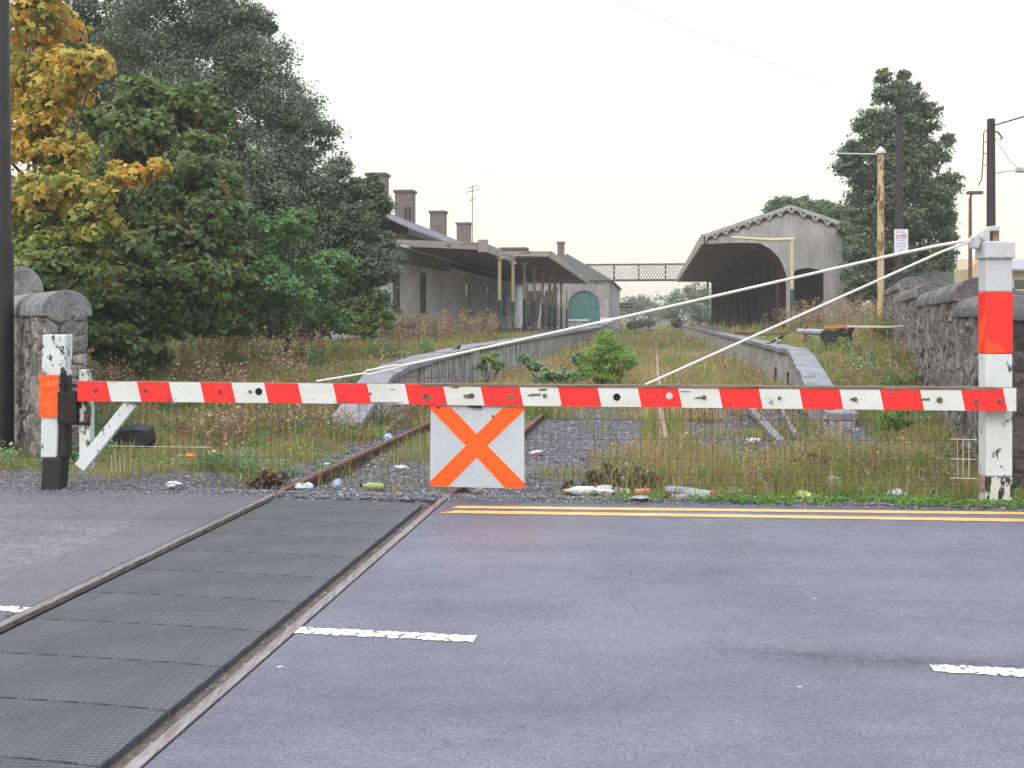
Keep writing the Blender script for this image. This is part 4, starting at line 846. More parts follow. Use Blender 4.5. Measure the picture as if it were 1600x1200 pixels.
mb.box(xl_-.012, xl_+.02, 9.0, 9.1, zr_(770), zr_(745)); 
mb.tube([(xl_-.02, 9.0, zr_(742)), (xl_-.02, 9.0, zr_(764))], .02, 7); mb.build('lower_bracket', 'rust_light', rp)

# left (hinge) post
lp_ = thing('gate_post', 'short leaning white post with orange wrapped band and black tarred foot', 'post', (-4.42, 9.62, 0))
X = lambda x: px(x, 0, 9.55)[0]; ZZz = lambda y: px(0, y, 9.55)[2]
mb = MB()
def q4(xa, xb, ya, xc, xd, yb, mi, y0=9.55, y1=9.80):   # bottom (xa..xb at row ya) to top (xc..xd at row yb)
    mb.hexa([(X(xa), y0, ZZz(ya)), (X(xb), y0, ZZz(ya)), (X(xb), y1, ZZz(ya)), (X(xa), y1, ZZz(ya)), (X(xc), y0, ZZz(yb)), (X(xd), y0, ZZz(yb)), (X(xd), y1, ZZz(yb)), (X(xc), y1, ZZz(yb))], mi)
q4(62, 92, 770, 65, 96, 715, 2, 9.56, 9.74); q4(63, 88, 715, 64, 91, 650, 0, 9.55, 9.72); q4(89, 101, 715, 92, 101, 587, 2, 9.57, 9.72); q4(64.5, 101, 588, 66, 102, 523, 1, 9.55, 9.72)  # black foot, and a narrow black block right of the white face
mb.build('shaft', ['post_white', 'post_white_worn', 'post_black'], lp_, bevel=.012)
mb = MB(); nb = 8; V = []
for j in range(nb+1):
    y = 652-(652-586)*j/nb
    for i, x in enumerate((62.5, 72, 82, 93.5)): V.append((X(x+random.uniform(-.8, .8)), 9.535+random.uniform(-.012, .004), ZZz(y+random.uniform(-1, 1))))
    V.append((X(62.5), 9.73, ZZz(y)))
Fs = [(j*5+i, j*5+i+1, (j+1)*5+i+1, (j+1)*5+i) for j in range(nb) for i in range(3)]+[(j*5+4, j*5, (j+1)*5, (j+1)*5+4) for j in range(nb)]
mb.add(V, Fs); mb.build('orange_band', 'orange_band', lp_)
mb = MB(); mb.box(X(93), X(123), 9.50, 9.72, ZZz(661), ZZz(612)); mb.box(X(98), X(104), 9.5, 9.56, ZZz(612), ZZz(580)); mb.tube([(X(101), 9.53, ZZz(612)), (X(101), 9.53, ZZz(578))], .022, 8)
mb.build('hinge_box', 'iron', lp_, bevel=.008)

# ------------------------------------------------------------------ stone wing walls
def wing(label, p0, p1, th, segs, side, mat='stone', cop='coping_stone', endface=True, group=None, hc=(.12, .24), prot=.028):
    """p0 near end, p1 far end of the visible face; side=+1: body lies to the right of p0->p1"""
    p0 = np.array(p0, float); p1 = np.array(p1, float); d = (p1-p0)/np.linalg.norm(p1-p0); nrm = np.array([d[1], -d[0]])*side
    zb = float(gz(p0[0], p0[1]))-.2; zt, rise = segs
    o = thing('stone_wall', label, 'wall', (p0[0], p0[1], zb+.2), group=group)
    c = MB(); q0, q1 = p0+nrm*th, p1+nrm*th
    c.hexa([(p0[0], p0[1], zb), (q0[0], q0[1], zb), (q1[0], q1[1], zb), (p1[0], p1[1], zb), (p0[0], p0[1], zt), (q0[0], q0[1], zt), (q1[0], q1[1], zt), (p1[0], p1[1], zt)], 1)
    c.build('core', [mat, 'mortar'], o)
    rubble('masonry', [mat, 'mortar'], [(p0, p1, zb+.1, zt-.01, -nrm), (q0, p0, zb+.1, zt-.01, -d), (q1, q0, zb+.1, zt-.01, nrm)], o, prot=prot)
    k = MB(); m0 = (p0+q0)/2-d*.03; m1 = (p1+q1)/2; L = np.linalg.norm(m1-m0); n_ = max(1, round(L/1.6))
    for i in range(n_):
        a = m0+(m1-m0)*(i/n_+.004); b = m0+(m1-m0)*((i+1)/n_-.002)
        k.halfcyl((a[0], a[1], zt), (b[0], b[1], zt), th+.12, rise)
    k.build('coping', cop, o, bevel=.012, smooth=False); return o
wing('rubble stone pillar end of a wall behind the short left gate post', (-5.43, 11.6), (-7.5, 14.55), .45, (1.735, .26), 1)
wing('higher stone wall with rounded coping behind the dark lamp column', (-7.55, 14.75), (-11, 19.7), .5, (2.08, .36), 1)
wing('dark stone wall along the road beside the tall latch post', (4.86, 10.0), (14, 9.0), .5, (1.68, .22), -1, 'stone_dark', 'coping_dark')
wing('stone wall running from the latch post with low rounded coping', (5.02, 10.55), (5.62, 12.55), .50, (1.72, .22), 1, 'stone_mid', 'coping_dark', prot=.028)
wing('nearer high stone wall with a large humped coping behind the latch post', (5.64, 12.6), (7.75, 19.0), .62, (1.92, .27), 1, 'stone_mid', 'coping_dark', hc=(.14, .28), prot=.028)
wing('middle stepped stone wall length with rounded coping on the right', (7.78, 19.1), (9.45, 24.3), .62, (2.1, .27), 1, 'stone_mid', 'coping_dark', hc=(.14, .28), prot=.028)
wing('farthest stepped stone wall length with rounded coping on the right', (9.5, 24.4), (12.0, 32.0), .62, (2.42, .27), 1, 'stone_mid', 'coping_dark', hc=(.14, .28), prot=.028)

# ------------------------------------------------------------------ columns, poles, wires
o = thing('lamp_column', 'thick dark steel column at the left edge of the picture', 'column', (-6.52, 12.7, 0))
mb = MB(); mb.tube([(-6.52, 12.7, -.2), (-6.52, 12.7, 2.55)], [.155, .15], 18); mb.build('base_tube', 'pole_steel', o, smooth=True)
mb = MB(); mb.tube([(-6.52, 12.7, 2.56), (-6.52, 12.7, 7.8)], [.125, .085], 18); mb.tube([(-6.52, 12.7, 2.5), (-6.52, 12.7, 2.62)], .153, 18); mb.build('shaft', 'pole_steel', o, smooth=True)
def zat(y, Y): return ZC-(y-HZ)*Y/F
# telegraph pole with notice
YP = 32; xp = px(1405, 0, YP)[0]
o = thing('telegraph_pole', 'dark wooden pole with a small white notice in front of the tall right tree', 'pole', (xp, YP, 1.3))
mb = MB(); mb.tube([(xp, YP, .6), (xp, YP, zat(165, YP))], [.14, .10], 10); mb.build('shaft', 'pole_dark', o, smooth=True)
mb = MB(); mb.tube([(xp-.1, YP-.12, zat(172, YP)), (xp-.1, YP-.12, zat(160, YP))], .05, 6); mb.box(xp-.2, xp+.2, YP-.16, YP-.1, zat(176, YP), zat(172, YP)); mb.build('insulator', 'iron', o)
xa, xb = px(1397.5, 0, YP-.2)[0], px(1419, 0, YP-.2)[0]; za, zb2 = zat(396.5, YP-.2), zat(358, YP-.2)
s = thing('notice', 'small white notice with faded red lettering fixed to the dark pole', 'sign', ((xa+xb)/2, YP-.2, za))
mb = MB(); mb.box(xa, xb, YP-.2, YP-.18, za, zb2); mb.build('panel', 'sign_board', s)
mb = MB(); wd = xb-xa; H = zb2-za
for f, words, h, mi in ((.93, ((.12, .45), (.52, .6)), .022, 0), (.86, ((.15, .35), (.5, .82)), .03, 0), (.765, ((.45, .9),), .035, 0), (.72, ((.12, .4), (.44, .9)), .05, 0), (.63, ((.12, .42), (.5, .88)), .04, 0), (.53, ((.27, .58), (.62, .74)), .035, 1), (.41, ((.15, .3), (.36, .84)), .035, 1), (.30, ((.08, .45), (.5, .62), (.66, .88)), .035, 1), (.18, ((.35, .6),), .03, 0), (.12, ((.42, .55),), .03, 0), (.06, ((.25, .48), (.52, .78)), .035, 0)):
    for a, b in words:
        n_ = max(2, int((b-a)/.055)); 
        for i in range(n_):
            u = a+(b-a)*i/n_; mb.box(xa+wd*u, xa+wd*(u+(b-a)/n_*.72), YP-.205, YP-.201, za+H*(f-h/2+random.uniform(0, .008)), za+H*(f+h/2-random.uniform(0, .01)), mi)
mb.build('lettering', ['sign_text', 'sign_text_grey'], s)
# rusty cream gallows post
YG = 28; xg = px(1376, 0, YG)[0]
o = thing('iron_post', 'tall cream and rust post with a thin side arm, standing on a grassy mound', 'post', (xg, YG, 1.5))
mb = MB(); mb.tube([(xg, YG, 1.2), (xg, YG, zat(240, YG))], [.10, .085], 10); mb.build('shaft', 'rusty_post', o, smooth=True)
mb = MB(); mb.tube([(xg, YG, zat(240, YG)), (xg, YG, zat(236, YG)), (xg, YG, zat(229, YG))], [.14, .13, .02], 10); mb.build('finial', 'cap_grey', o)
mb = MB(); a = px(1309, 241, YG); mb.tube([(xg, YG, zat(241, YG)), (a[0], YG, a[2]+.02)], .022, 6); mb.build('arm', 'cap_grey', o)
# yellow bracket post before the gable
YB = 46; xb_ = px(1238, 0, YB)[0]
o = thing('bracket_post', 'yellow and green post with a bent over arm in front of the grey gable', 'post', (xb_, YB, .95))
mb = MB(); mb.tube([(xb_, YB, zat(452, YB)), (xb_, YB, zat(376, YB))], .085, 8); mb.build('upper_shaft', 'cream_paint', o)
mb = MB(); mb.tube([(xb_, YB, .8), (xb_, YB, zat(452, YB))], .105, 8); mb.build('lower_shaft', 'green_paint', o)
mb = MB(); a = px(1142, 371, YB); mb.tube([(xb_+.08, YB, zat(374, YB)), (xb_-1, YB, zat(375, YB)), (a[0], YB, a[2])], [.085, .075, .05], 8); mb.build('arm', 'cream_paint', o)
# pole 3 and 4
Y3 = 25; x3 = px(1548.5, 0, Y3)[0]
o = thing('telegraph_pole', 'dark brown pole with ladder wires rising behind the tall latch post', 'pole', (x3, Y3, 0))
mb = MB(); mb.tube([(x3, Y3, -.2), (x3, Y3, zat(186, Y3))], [.125, .095], 10); mb.build('shaft', 'pole_dark', o, smooth=True)
mb = MB(); mb.tube([px(x, y, Y3) for x, y in ((1547, 206), (1540, 204), (1537, 208), (1536, 250), (1534, 280), (1529, 290))], .014, 5)
for y in (222, 240, 258): mb.tube([px(1536.5, y, Y3), px(1545, y, Y3)], .01, 4)
mb.tube([px(x, y, Y3) for x, y in ((1553, 205), (1560, 207), (1566, 216), (1562, 218))], .02, 5); mb.build('conduit', 'iron', o)
mb = MB(); mb.tube([px(x, y, Y3) for x, y in ((1554, 271), (1568, 268), (1590, 266))], .018, 5); br_ = mb.build('lamp_arm', 'cap_grey', o)
mb = MB(); a = px(1589, 266, Y3); mb.box(a[0], a[0]+.6, Y3-.1, Y3+.1, a[2]-.05, a[2]+.07); mb.build('lamp_head', 'cap_grey', br_, bevel=.02)
Y4 = 38; x4 = px(1516, 0, Y4)[0]
o = thing('lamp_post', 'slim brown post with a flat lamp head, left of the thick dark pole', 'lamp post', (x4, Y4, 0))
mb = MB(); mb.tube([(x4, Y4, -.2), (x4, Y4, zat(310, Y4))], [.09, .06], 8); mb.build('shaft', 'rust', o, smooth=True)
mb = MB(); mb.tube([(x4, Y4, zat(310, Y4)), (x4+.05, Y4, zat(303, Y4))], .04, 6); mb.box(x4-.1, x4+.45, Y4-.12, Y4+.12, zat(303.5, Y4), zat(299, Y4)); mb.build('lamp_head', 'rust', o)
def wire(label, pts, r=.012): mb = MB(); mb.tube(pts, r, 4, caps=False); return mb.build('overhead_wire', 'cap_grey' if r < .007 else 'wire', label=label, cat='wire')
wp = [px(940, -12, 20), px(1000, 16, 21), px(1150, 76, 24), px(1250, 116, 27), px(1345, 152, 30), px(1402, 172, 32)]
wire('thin wire crossing the sky down to the pole with the notice', wp, .006)
wire('thin wire leaving the right pole towards the upper right edge', [px(1553, 196, 25), px(1600, 182, 22), px(1680, 150, 18)], .018)
wire('thin wire sloping down right from the thick dark pole', [px(1554, 215, 25), px(1580, 254, 24), px(1640, 300, 22)], .008)
wire('thin wire sloping down from the dark notice pole into the tree', [px(1409, 222, 32), px(1450, 258, 37), px(1475, 280, 40)], .012)
# houses at the right
o = thing('house', 'beige rendered building with dark roof beyond the tall latch post', 'house', (34, 60, 0)); zz = lambda y: zat(y, 60); xx = lambda x: px(x, 0, 60)[0]
mb = MB(); mb.hexa([(xx(1518), 60, -.2), (46, 60, -.2), (46, 70, -.2), (xx(1518), 70, -.2), (xx(1518), 60, zz(420)), (46, 60, zz(420)), (46, 70, zz(420)), (xx(1518), 70, zz(420))])
mb.hexa([(xx(1518), 60, zz(420)), (xx(1560), 60, zz(420)), (xx(1560), 70, zz(420)), (xx(1518), 70, zz(420)), (xx(1529), 60, zz(403)), (xx(1560), 60, zz(403)), (xx(1560), 70, zz(403)), (xx(1529), 70, zz(403))]); mb.build('wall', 'beige_render', o)
mb = MB(); mb.hexa([(xx(1570), 59.5, zz(424)), (47, 59.5, zz(424)), (47, 66, zz(399)), (xx(1570), 66, zz(399)), (xx(1570), 59.5, zz(421)), (47, 59.5, zz(421)), (47, 66, zz(396)), (xx(1570), 66, zz(396))]); mb.build('roof', 'slate', o)
for x in (1583, 1640, 1700):
    mb = MB(); mb.box(xx(x), xx(x+16), 59.9, 59.98, zz(452), zz(437)); w_ = mb.build('window', 'glass_dark', o); mb = MB(); mb.box(xx(x-1), xx(x+17), 59.85, 59.97, zz(454), zz(452.3)); mb.box(xx(x-1.5), xx(x), 59.88, 59.97, zz(452.3), zz(436)); mb.build('frame', 'cap_grey', w_)
o = thing('outbuilding', 'plain grey green rendered gable partly hidden behind the tall right tree', 'building', (19.5, 44, 0))
mb = MB(); mb.box(px(1440, 0, 44)[0], px(1491, 0, 44)[0], 44, 50, -.2, zat(385, 44)); mb.build('wall', 'grey_render', o); mb = MB(); mb.box(px(1439, 0, 44)[0]-.1, px(1492, 0, 44)[0], 43.9, 50.1, zat(385, 44)+.003, zat(382, 44)); mb.build('roof', 'slate', o)

# ------------------------------------------------------------------ odds and ends on the platforms
YM = 22.5
def pm(x, y, Y=YM): p = px(x, y, Y); return (p[0], Y, p[2])
o = thing('ground_lever', 'rusty black counterweight mechanism on a grey pipe beside the right ramp', 'lever frame', pm(1300, 545))
mb = MB(); mb.tube([pm(1245, 517), pm(1262, 518), pm(1290, 520)], [.05, .07, .075], 10); mb.build('pipe', 'grey_plastic', o, smooth=True)
mb = MB(); mb.tube([pm(1292, 525, 22.35), pm(1292, 525, 22.75)], .15, 14); mb.tube([pm(1302, 526, 22.4), pm(1302, 526, 22.8)], .13, 14); mb.build('counterweight', 'tar_black', o)
mb = MB(); mb.beam(pm(1306, 518), pm(1330, 528), .12, .10); mb.beam(pm(1327, 512), pm(1328, 540), .10, .10); mb.beam(pm(1314, 516), pm(1332, 514), .2, .08); mb.build('lever', 'tar_black', o)
mb = MB(); mb.beam(pm(1324, 530, 22.4), pm(1325, 548, 22.4), .06, .09); mb.beam(pm(1258, 512, 22.5), pm(1259, 534, 22.5), .06, .06); mb.beam(pm(1290, 528, 22.6), pm(1293, 562, 22.6), .05, .05); mb.build('strut', 'rust', o)
o = thing('plank', 'long plank painted orange and white resting across the black counterweight', 'plank', pm(1350, 512, 22.6))
mb = MB(); mb.beam(pm(1289, 511, 22.6), pm(1322, 510, 22.6), .14, .045, 1); mb.beam(pm(1322.3, 509.8, 22.6), pm(1385, 510.5, 22.6), .14, .045, 0); mb.build('board', ['rod_white', 'litter_orange'], o)
mb = MB(); mb.beam(pm(1386, 511, 22.62), pm(1423, 508, 22.7), .10, .035, 0); mb.build('tip', 'rod_white', o)
mb = MB(); mb.beam(pm(1150, 521, 31), pm(1185, 522, 29), .10, .10); mb.build('rusty_bar', 'rust', label='rusty bar lying on the right platform behind the magpie', cat='bar')
mb = MB(); mb.beam(pm(1176, 524, 28), pm(1232, 521, 28.6), .09, .05); mb.build('rusty_bar', 'rust', label='longer thin rusty bar lying across the right platform grass', cat='bar')
# timber stacks at the left
gl = lambda Y: float(gz(px(600, 0, Y)[0], Y))
for i, (xa_, xb2, Y, dz, mat, lab) in enumerate(((568, 640, 31, .05, 'weathered_timber', 'lowest grey beam of the timber stack before the station wall'), (572, 632, 31.3, .22, 'weathered_timber', 'middle grey beam of the timber stack before the station wall'), (570, 648, 31.6, .42, 'grime', 'top dark beam of the timber stack before the station wall'), (655, 690, 32, .08, 'weathered_timber', 'short pale beam lying right of the timber stack'))):
    z = gl(Y)+dz; mb = MB(); mb.beam((px(xa_, 0, Y)[0], Y, z+.1), (px(xb2, 0, Y)[0], Y+.3, z+.08), .25, .14); mb.build('timber_beam', mat, bevel=.01, label=lab, cat='beam', group='timber beams stacked in the grass before the station')
for i, (a, b, lab) in enumerate((((1062, 535), (1097, 562), 'pale timber lying slanted in the trough by the right platform'), ((1123, 600), (1150, 640), 'grey plank end slanting out of the gravel left of the right ramp'), ((1172, 638), (1220, 690), 'weathered grey plank lying in the gravel before the right ramp'), ((1222, 640), (1242, 678), 'narrow curved grey stick of timber beside the weathered plank'))):
    (x0, y0), (x1, y1) = gnd(*a), gnd(*b); z = -.02; mb = MB(); mb.beam((x0, y0, z), (x1, y1, z), .13 if i != 3 else .07, .09); mb.build('loose_timber', 'weathered_timber', bevel=.008, label=lab, cat='plank')
for i, (a, b, lab) in enumerate((((961, 521), (978, 514), 'short exposed length of rusty rail beside the shed'), ((966, 532), (983, 524), 'second exposed length of rusty rail below the shed'))):
    (x0, y0), (x1, y1) = gnd(*a), gnd(*b); mb = MB(); mb.beam((x0, y0, .02), (x0+(x1-x0)*.8, y0+(y1-y0)*.8, .02), .1, .12); mb.build('rail_length', 'rust_light', label=lab, cat='rail')
(x0, y0) = gnd(205, 703); mb = MB()
P = [(-.28, 0, 0), (-.3, 0, .16), (-.16, 0, .27), (.05, 0, .30), (.22, 0, .27), (.27, 0, .1), (.2, 0, 0)]
for dy, s_ in ((0, .8), (.12, 1), (.25, .85)): mb.v += [(x0+p[0]*s_+random.uniform(-.03, .03), y0+dy, p[2]*s_+.02) for p in P]
n_ = 7; mb.f = [(j*n_+i, j*n_+(i+1) % n_, (j+1)*n_+(i+1) % n_, (j+1)*n_+i) for j in range(2) for i in range(n_)]+[tuple(range(n_)), tuple(range(14, 21))]; mb.mi = [0]*len(mb.f); mb.r = [.3]*len(mb.f)
mb.build('tree_stump', 'tar_black', label='low black stump behind the barrier brace at the left', cat='stump')
for k in range(5):
    pass
# two magpies
def magpie(label, x, y, Y, s, flip):
    p = px(x, y, Y); o = thing('magpie', label, 'bird', (p[0], Y, p[2]), 0); f = flip; B = Vector(p)
    pr_ = [(-.30, .02, .012), (-.22, .045, .016), (-.12, .075, .022), (-.06, .10, .045), (0, .125, .062), (.05, .155, .058), (.085, .19, .040), (.10, .215, .036), (.125, .228, .028), (.145, .226, .010), (.175, .218, .003)]
    mb = MB(); mb.tube([B+Vector((a*f*s, 0, b*s)) for a, b, c in pr_], [c*s for a, b, c in pr_], 10)
    for i in range(len(mb.f)):
        c = sum((Vector(mb.v[k]) for k in mb.f[i]), Vector())/len(mb.f[i])-B; u = c.x*f/s
        if -.09 < u < .055 and c.z/s < .15: mb.mi[i] = 1
    mb.build('body', ['bird_black', 'bird_white'], o, smooth=True)
    for sy in (-1, 1):
        mb = MB(); V = [B+Vector((a*f*s, sy*w*s, b*s)) for a, b, w in ((.05, .175, .052), (.0, .172, .060), (-.15, .095, .032), (-.12, .085, .034), (0, .145, .066))]; V2 = [v+Vector((0, sy*.008*s, 0)) for v in V]; mb.add(V+V2, [(0, 1, 2, 3, 4), (9, 8, 7, 6, 5)]+[(i, (i+1) % 5, 5+(i+1) % 5, 5+i) for i in range(5)]); mb.build('wing', 'bird_black', o)
        mb = MB(); mb.tube([B+Vector((.0, sy*.02*s, .08*s)), B+Vector((.01*f, sy*.022*s, .04*s)), B+Vector((0, sy*.022*s, 0)), B+Vector((.03*f, sy*.022*s, -.002))], .005*s, 5); mb.build('leg', 'bird_black', o)
magpie('magpie with white belly standing on the coping of the right ramp', 1216, 538.5, 25.0, .98, 1)
magpie('magpie sitting on the left platform edge above the stay rod', 712, 553.5, 23, .85, 1)

# ------------------------------------------------------------------ litter
def gp(x, y): a, b = gnd(x, y); return Vector((a, b, float(gz(a, b))))
def bottle(x, y, ang, L, mat, cap, label, lab=None, can=False, name='bottle'):
    B = gp(x, y); r = L*(.14 if not can else .23); d = Vector((math.cos(ang), math.sin(ang), random.uniform(-.05, .12))); B.z += r*1.1+.025; o = thing(name, label, 'bottle' if not can else 'can', B)
    if can: pr = [(-.5, .8), (-.44, 1), (.44, 1), (.5, .8)]
    else: pr = [(-.5, .75), (-.46, 1), (-.2, 1), (-.15, .9), (-.05, 1), (.15, 1), (.32, .45), (.42, .35)]
    mb = MB(); mb.tube([B+d*L*a for a, _ in pr], [r*q_ for _, q_ in pr], 12); mb.build('body', mat, o, smooth=True)
    if not can: mb = MB(); mb.tube([B+d*L*.42, B+d*L*.5], r*.42, 10); mb.build('cap', cap, o)
    if lab: mb = MB(); mb.tube([B-d*L*.3, B+d*L*.1], r*1.03, 12, caps=False); mb.build('label_band', lab, o)
def crumple(x, y, w, h, mat, label, name='wrapper', cat='litter'):
    B = gp(x, y); B.z += .02; w *= 1.12; h *= 1.1; mb = MB(); n1, n2 = 11, 6; V = []; ph = random.uniform(0, 6)
    for j in range(n2+1):
        th = math.pi*j/n2/1.0
        for i in range(n1):
            a = 2*math.pi*i/n1; rr = random.uniform(.6, 1.15); V.append(B+Vector((math.cos(a)*math.sin(th)**.55*w/2*rr, math.sin(a)*math.sin(th)**.55*w/2.4*rr, (.5-.5*math.cos(th))*h*random.uniform(.55, 1.15)+.01)))
    mb.add(V, [(j*n1+i, j*n1+(i+1) % n1, (j+1)*n1+(i+1) % n1, (j+1)*n1+i) for j in range(n2) for i in range(n1)]); return mb.build(name, mat, label=label, cat=cat)
bottle(905, 772, .05+math.pi, .30, 'litter_clear', 'litter_orange', 'clear plastic bottle with an orange cap lying on the verge', 'litter_white')
crumple(945, 773, .18, .09, 'litter_white', 'crumpled white and pink wrapper between the clear bottle and the can')
crumple(965, 772, .10, .07, 'grey_plastic', 'small grey scrap just left of the yellow green wrapper', cat='litter')
crumple(975, 770, .13, .07, 'litter_yellow', 'yellow green wrapper in the weeds left of the red can')
bottle(1004, 773, .45, .16, 'litter_red', None, 'red and silver drinks can on the grass verge', 'litter_red', True, 'can')
crumple(1001, 784, .16, .015, 'grey_plastic', 'flat dirty grey scrap in front of the red can')
o = thing('gutter_length', 'bent grey plastic guttering length lying on the grass verge', 'guttering', gp(1075, 772)); a = gp(1040, 772)+Vector((0, 0, .10)); b = gp(1110, 777)+Vector((0, 0, .05))
mb = MB(); mb.tube([a, a.lerp(b, .5)+Vector((0, 0, .0)), b], [.045, .05, .04], 8); mb.tube([a+Vector((.05, -.09, -.055)), b+Vector((-.02, -.08, -.01))], [.035, .03], 8); mb.build('channel', 'grey_plastic', o); 
crumple(1116, 776, .07, .06, 'litter_red', 'small red cap at the right end of the grey guttering', 'cap_litter')
crumple(1150, 771, .16, .1, 'grey_plastic', 'grey crumpled bag in the grass right of the guttering', 'bag', 'bag')
crumple(1256, 776, .16, .07, 'litter_yellow', 'yellow and orange wrapper on the verge below the blue bag')
crumple(1274, 773, .10, .05, 'litter_white', 'white scrap touching the yellow and orange wrapper')
crumple(1302, 754, .17, .13, 'litter_blue', 'blue crumpled bag at the foot of the mesh, left one', 'bag', 'bag')
crumple(1346, 758, .14, .06, 'litter_white', 'white torn paper between the two blue bags')
crumple(1400, 772, .19, .11, 'litter_blue', 'blue and white bag nearest the tall latch post', 'bag', 'bag')
bottle(1445, 762, -.15, .20, 'litter_white', 'litter_red', 'white bottle with a red cap in the grass near the latch post')
crumple(1480, 776, .06, .05, 'litter_white', 'tiny white scrap in the grass beside the latch post')
crumple(271, 766, .15, .045, 'litter_white', 'flat white wrapper on the gravel left of the rails')
crumple(474, 767, .17, .06, 'litter_clear', 'pale crumpled plastic sheet between the rail and the road', 'plastic_scrap')
bottle(508, 715, 2.6, .15, 'litter_blue', 'litter_red', 'blue and white bottle in the grass left of the rail')
crumple(527, 748, .09, .09, 'litter_blue', 'pale blue cup standing in the gravel beside the rail', 'cup', 'cup')
bottle(581, 749, 3.5, .24, 'litter_yellow', 'bird_black', 'yellow green bottle with a black cap on the gravel', 'litter_yellow')
bottle(628, 716, -.2, .17, 'litter_clear', 'litter_red', 'clear bottle with a red cap on the gravel left of the sign', 'litter_white')
crumple(606, 678, .13, .09, 'litter_blue', 'pale blue scrap in the grass beyond the left rail')
bottle(839, 697, .6, .19, 'litter_pink', 'litter_white', 'pink and white bottle on the gravel right of the sign')
crumple(957, 741, .10, .06, 'litter_white', 'white scrap caught in the dark brown weed, lower one')
crumple(972, 731, .09, .05, 'litter_white', 'white scrap caught in the dark brown weed, upper one')
crumple(1178, 684, .2, .06, 'litter_white', 'white strip of rubbish on the gravel beside the weathered plank')
crumple(1068, 692, .09, .08, 'litter_white', 'small white scrap on the gravel below the barrier middle')
crumple(298, 722, .12, .05, 'litter_orange', 'orange brown scrap in the grass below the barrier brace side')
crumple(330, 716, .16, .07, 'litter_yellow', 'yellowing crumpled leaf of paper in the left grass')
crumple(745, 771, .16, .07, 'litter_pink', 'pink white litter heap directly beneath the sign')
# ------------------------------------------------------------------ vegetation
def C(*L): return [tuple(px(x, y, Y))+(r*Y/F,) for x, y, Y, r in L]
def base(x, Y, dz=0): X = px(x, 0, Y)[0]; return (X, Y, float(gz(X, Y))+dz)
def lvl(y, Y): return ZC-(y-HZ)*Y/F
gc = C((60, 30, 17, 62), (40, -60, 17, 80), (128, 105, 16.6, 42), (150, 100, 16.4, 26), (70, 130, 17.2, 70), (50, 215, 16.8, 60), (110, 235, 16.8, 38), (95, 290, 16.6, 50), (45, 320, 17, 50), (150, 310, 16.5, 30), (190, 275, 16.2, 26), (218, 272, 16, 20), (246, 262, 15.9, 17), (150, 355, 16.5, 42), (70, 390, 16.8, 55), (120, 400, 16.8, 45), (-40, 150, 17.5, 80), (-50, 330, 17.5, 80))
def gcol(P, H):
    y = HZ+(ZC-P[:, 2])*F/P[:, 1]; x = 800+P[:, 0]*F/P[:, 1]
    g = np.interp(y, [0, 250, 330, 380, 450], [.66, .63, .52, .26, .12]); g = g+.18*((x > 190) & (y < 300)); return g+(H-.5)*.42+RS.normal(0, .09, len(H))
tree('maple_tree', 'golden orange maple turning colour at the left edge behind the stone pillar', 'tree', base(40, 17), gc, 21000, .105, 'leaf_gold', .09, star=True, colf=gcol, sub=44, subr=.27, inner=.2)
hc = C((250, 60, 30, 85), (345, 45, 30, 65), (400, 105, 29.5, 72), (300, 170, 29, 105), (430, 170, 29.3, 75), (478, 205, 29, 50), (400, 280, 28, 100), (490, 290, 28.5, 65), (470, 375, 28, 85), (545, 340, 28, 48), (560, 400, 28, 52), (588, 425, 27.6, 34), (578, 305, 28, 20), (560, 292, 28, 20), (592, 290, 28, 8), (584, 276, 28, 7), (600, 318, 28, 12), (575, 330, 28, 24), (585, 480, 27.8, 30), (570, 510, 27.8, 24), (545, 500, 28, 30), (560, 465, 28, 38), (350, 380, 28, 95), (250, 270, 29, 95), (592, 320, 28.3, 24), (520, 440, 28, 50), (300, -40, 30, 90), (395, 30, 30, 30), (420, 45, 30, 14), (530, 262, 28.6, 22), (600, 375, 28, 22))
tree('evergreen_oak', 'huge dark grey green evergreen tree spreading beside the station building', 'tree', base(400, 29), hc, 190000, .085, 'leaf_holm', .32, sub=70, subr=.24, inner=.3)
bc = C((150, 60, 34, 90), (200, 150, 33, 90), (120, 200, 34, 95), (200, 320, 33, 95), (60, 90, 34, 60), (150, -60, 34, 100), (90, 330, 33, 90), (20, 400, 33, 70))
tree('dark_tree', 'dark green tree standing behind the golden maple', 'tree', base(150, 33), bc, 60000, .13, 'leaf_back', .28, sub=60, subr=.27, inner=.2)
mc = C((215, 215, 21.5, 52), (345, 290, 21, 34), (225, 150, 22, 40), (190, 390, 20, 55), (165, 190, 22, 36), (300, 160, 22, 44), (262, 205, 22, 50), (338, 185, 22, 30), (175, 300, 21, 50), (365, 400, 21, 40), (300, 260, 21, 60), (318, 225, 21.2, 32), (330, 340, 20.5, 52), (255, 395, 20, 70), (320, 430, 20, 62), (200, 460, 19.5, 70), (130, 455, 19, 55), (265, 495, 20, 52), (185, 535, 19, 45), (340, 495, 20.5, 45), (240, 320, 21, 55), (120, 520, 18.5, 40), (235, 555, 19, 30))
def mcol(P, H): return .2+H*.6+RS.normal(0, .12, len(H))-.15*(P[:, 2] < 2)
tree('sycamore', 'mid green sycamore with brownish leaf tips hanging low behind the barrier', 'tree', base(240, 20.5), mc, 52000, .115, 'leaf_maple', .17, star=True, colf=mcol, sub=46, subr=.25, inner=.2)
sc_ = C((425, 365, 21.5, 40), (462, 345, 21.5, 34), (400, 440, 21, 52), (470, 440, 21, 50), (515, 425, 22, 42), (528, 500, 22, 26), (440, 490, 21.5, 42), (385, 500, 21.5, 35), (500, 495, 22.5, 30))
tree('shrub', 'bright green leafy shrub at the foot of the big evergreen', 'shrub', base(445, 21.8), sc_, 13000, .085, 'leaf_bright', .07, sub=30, subr=.24)
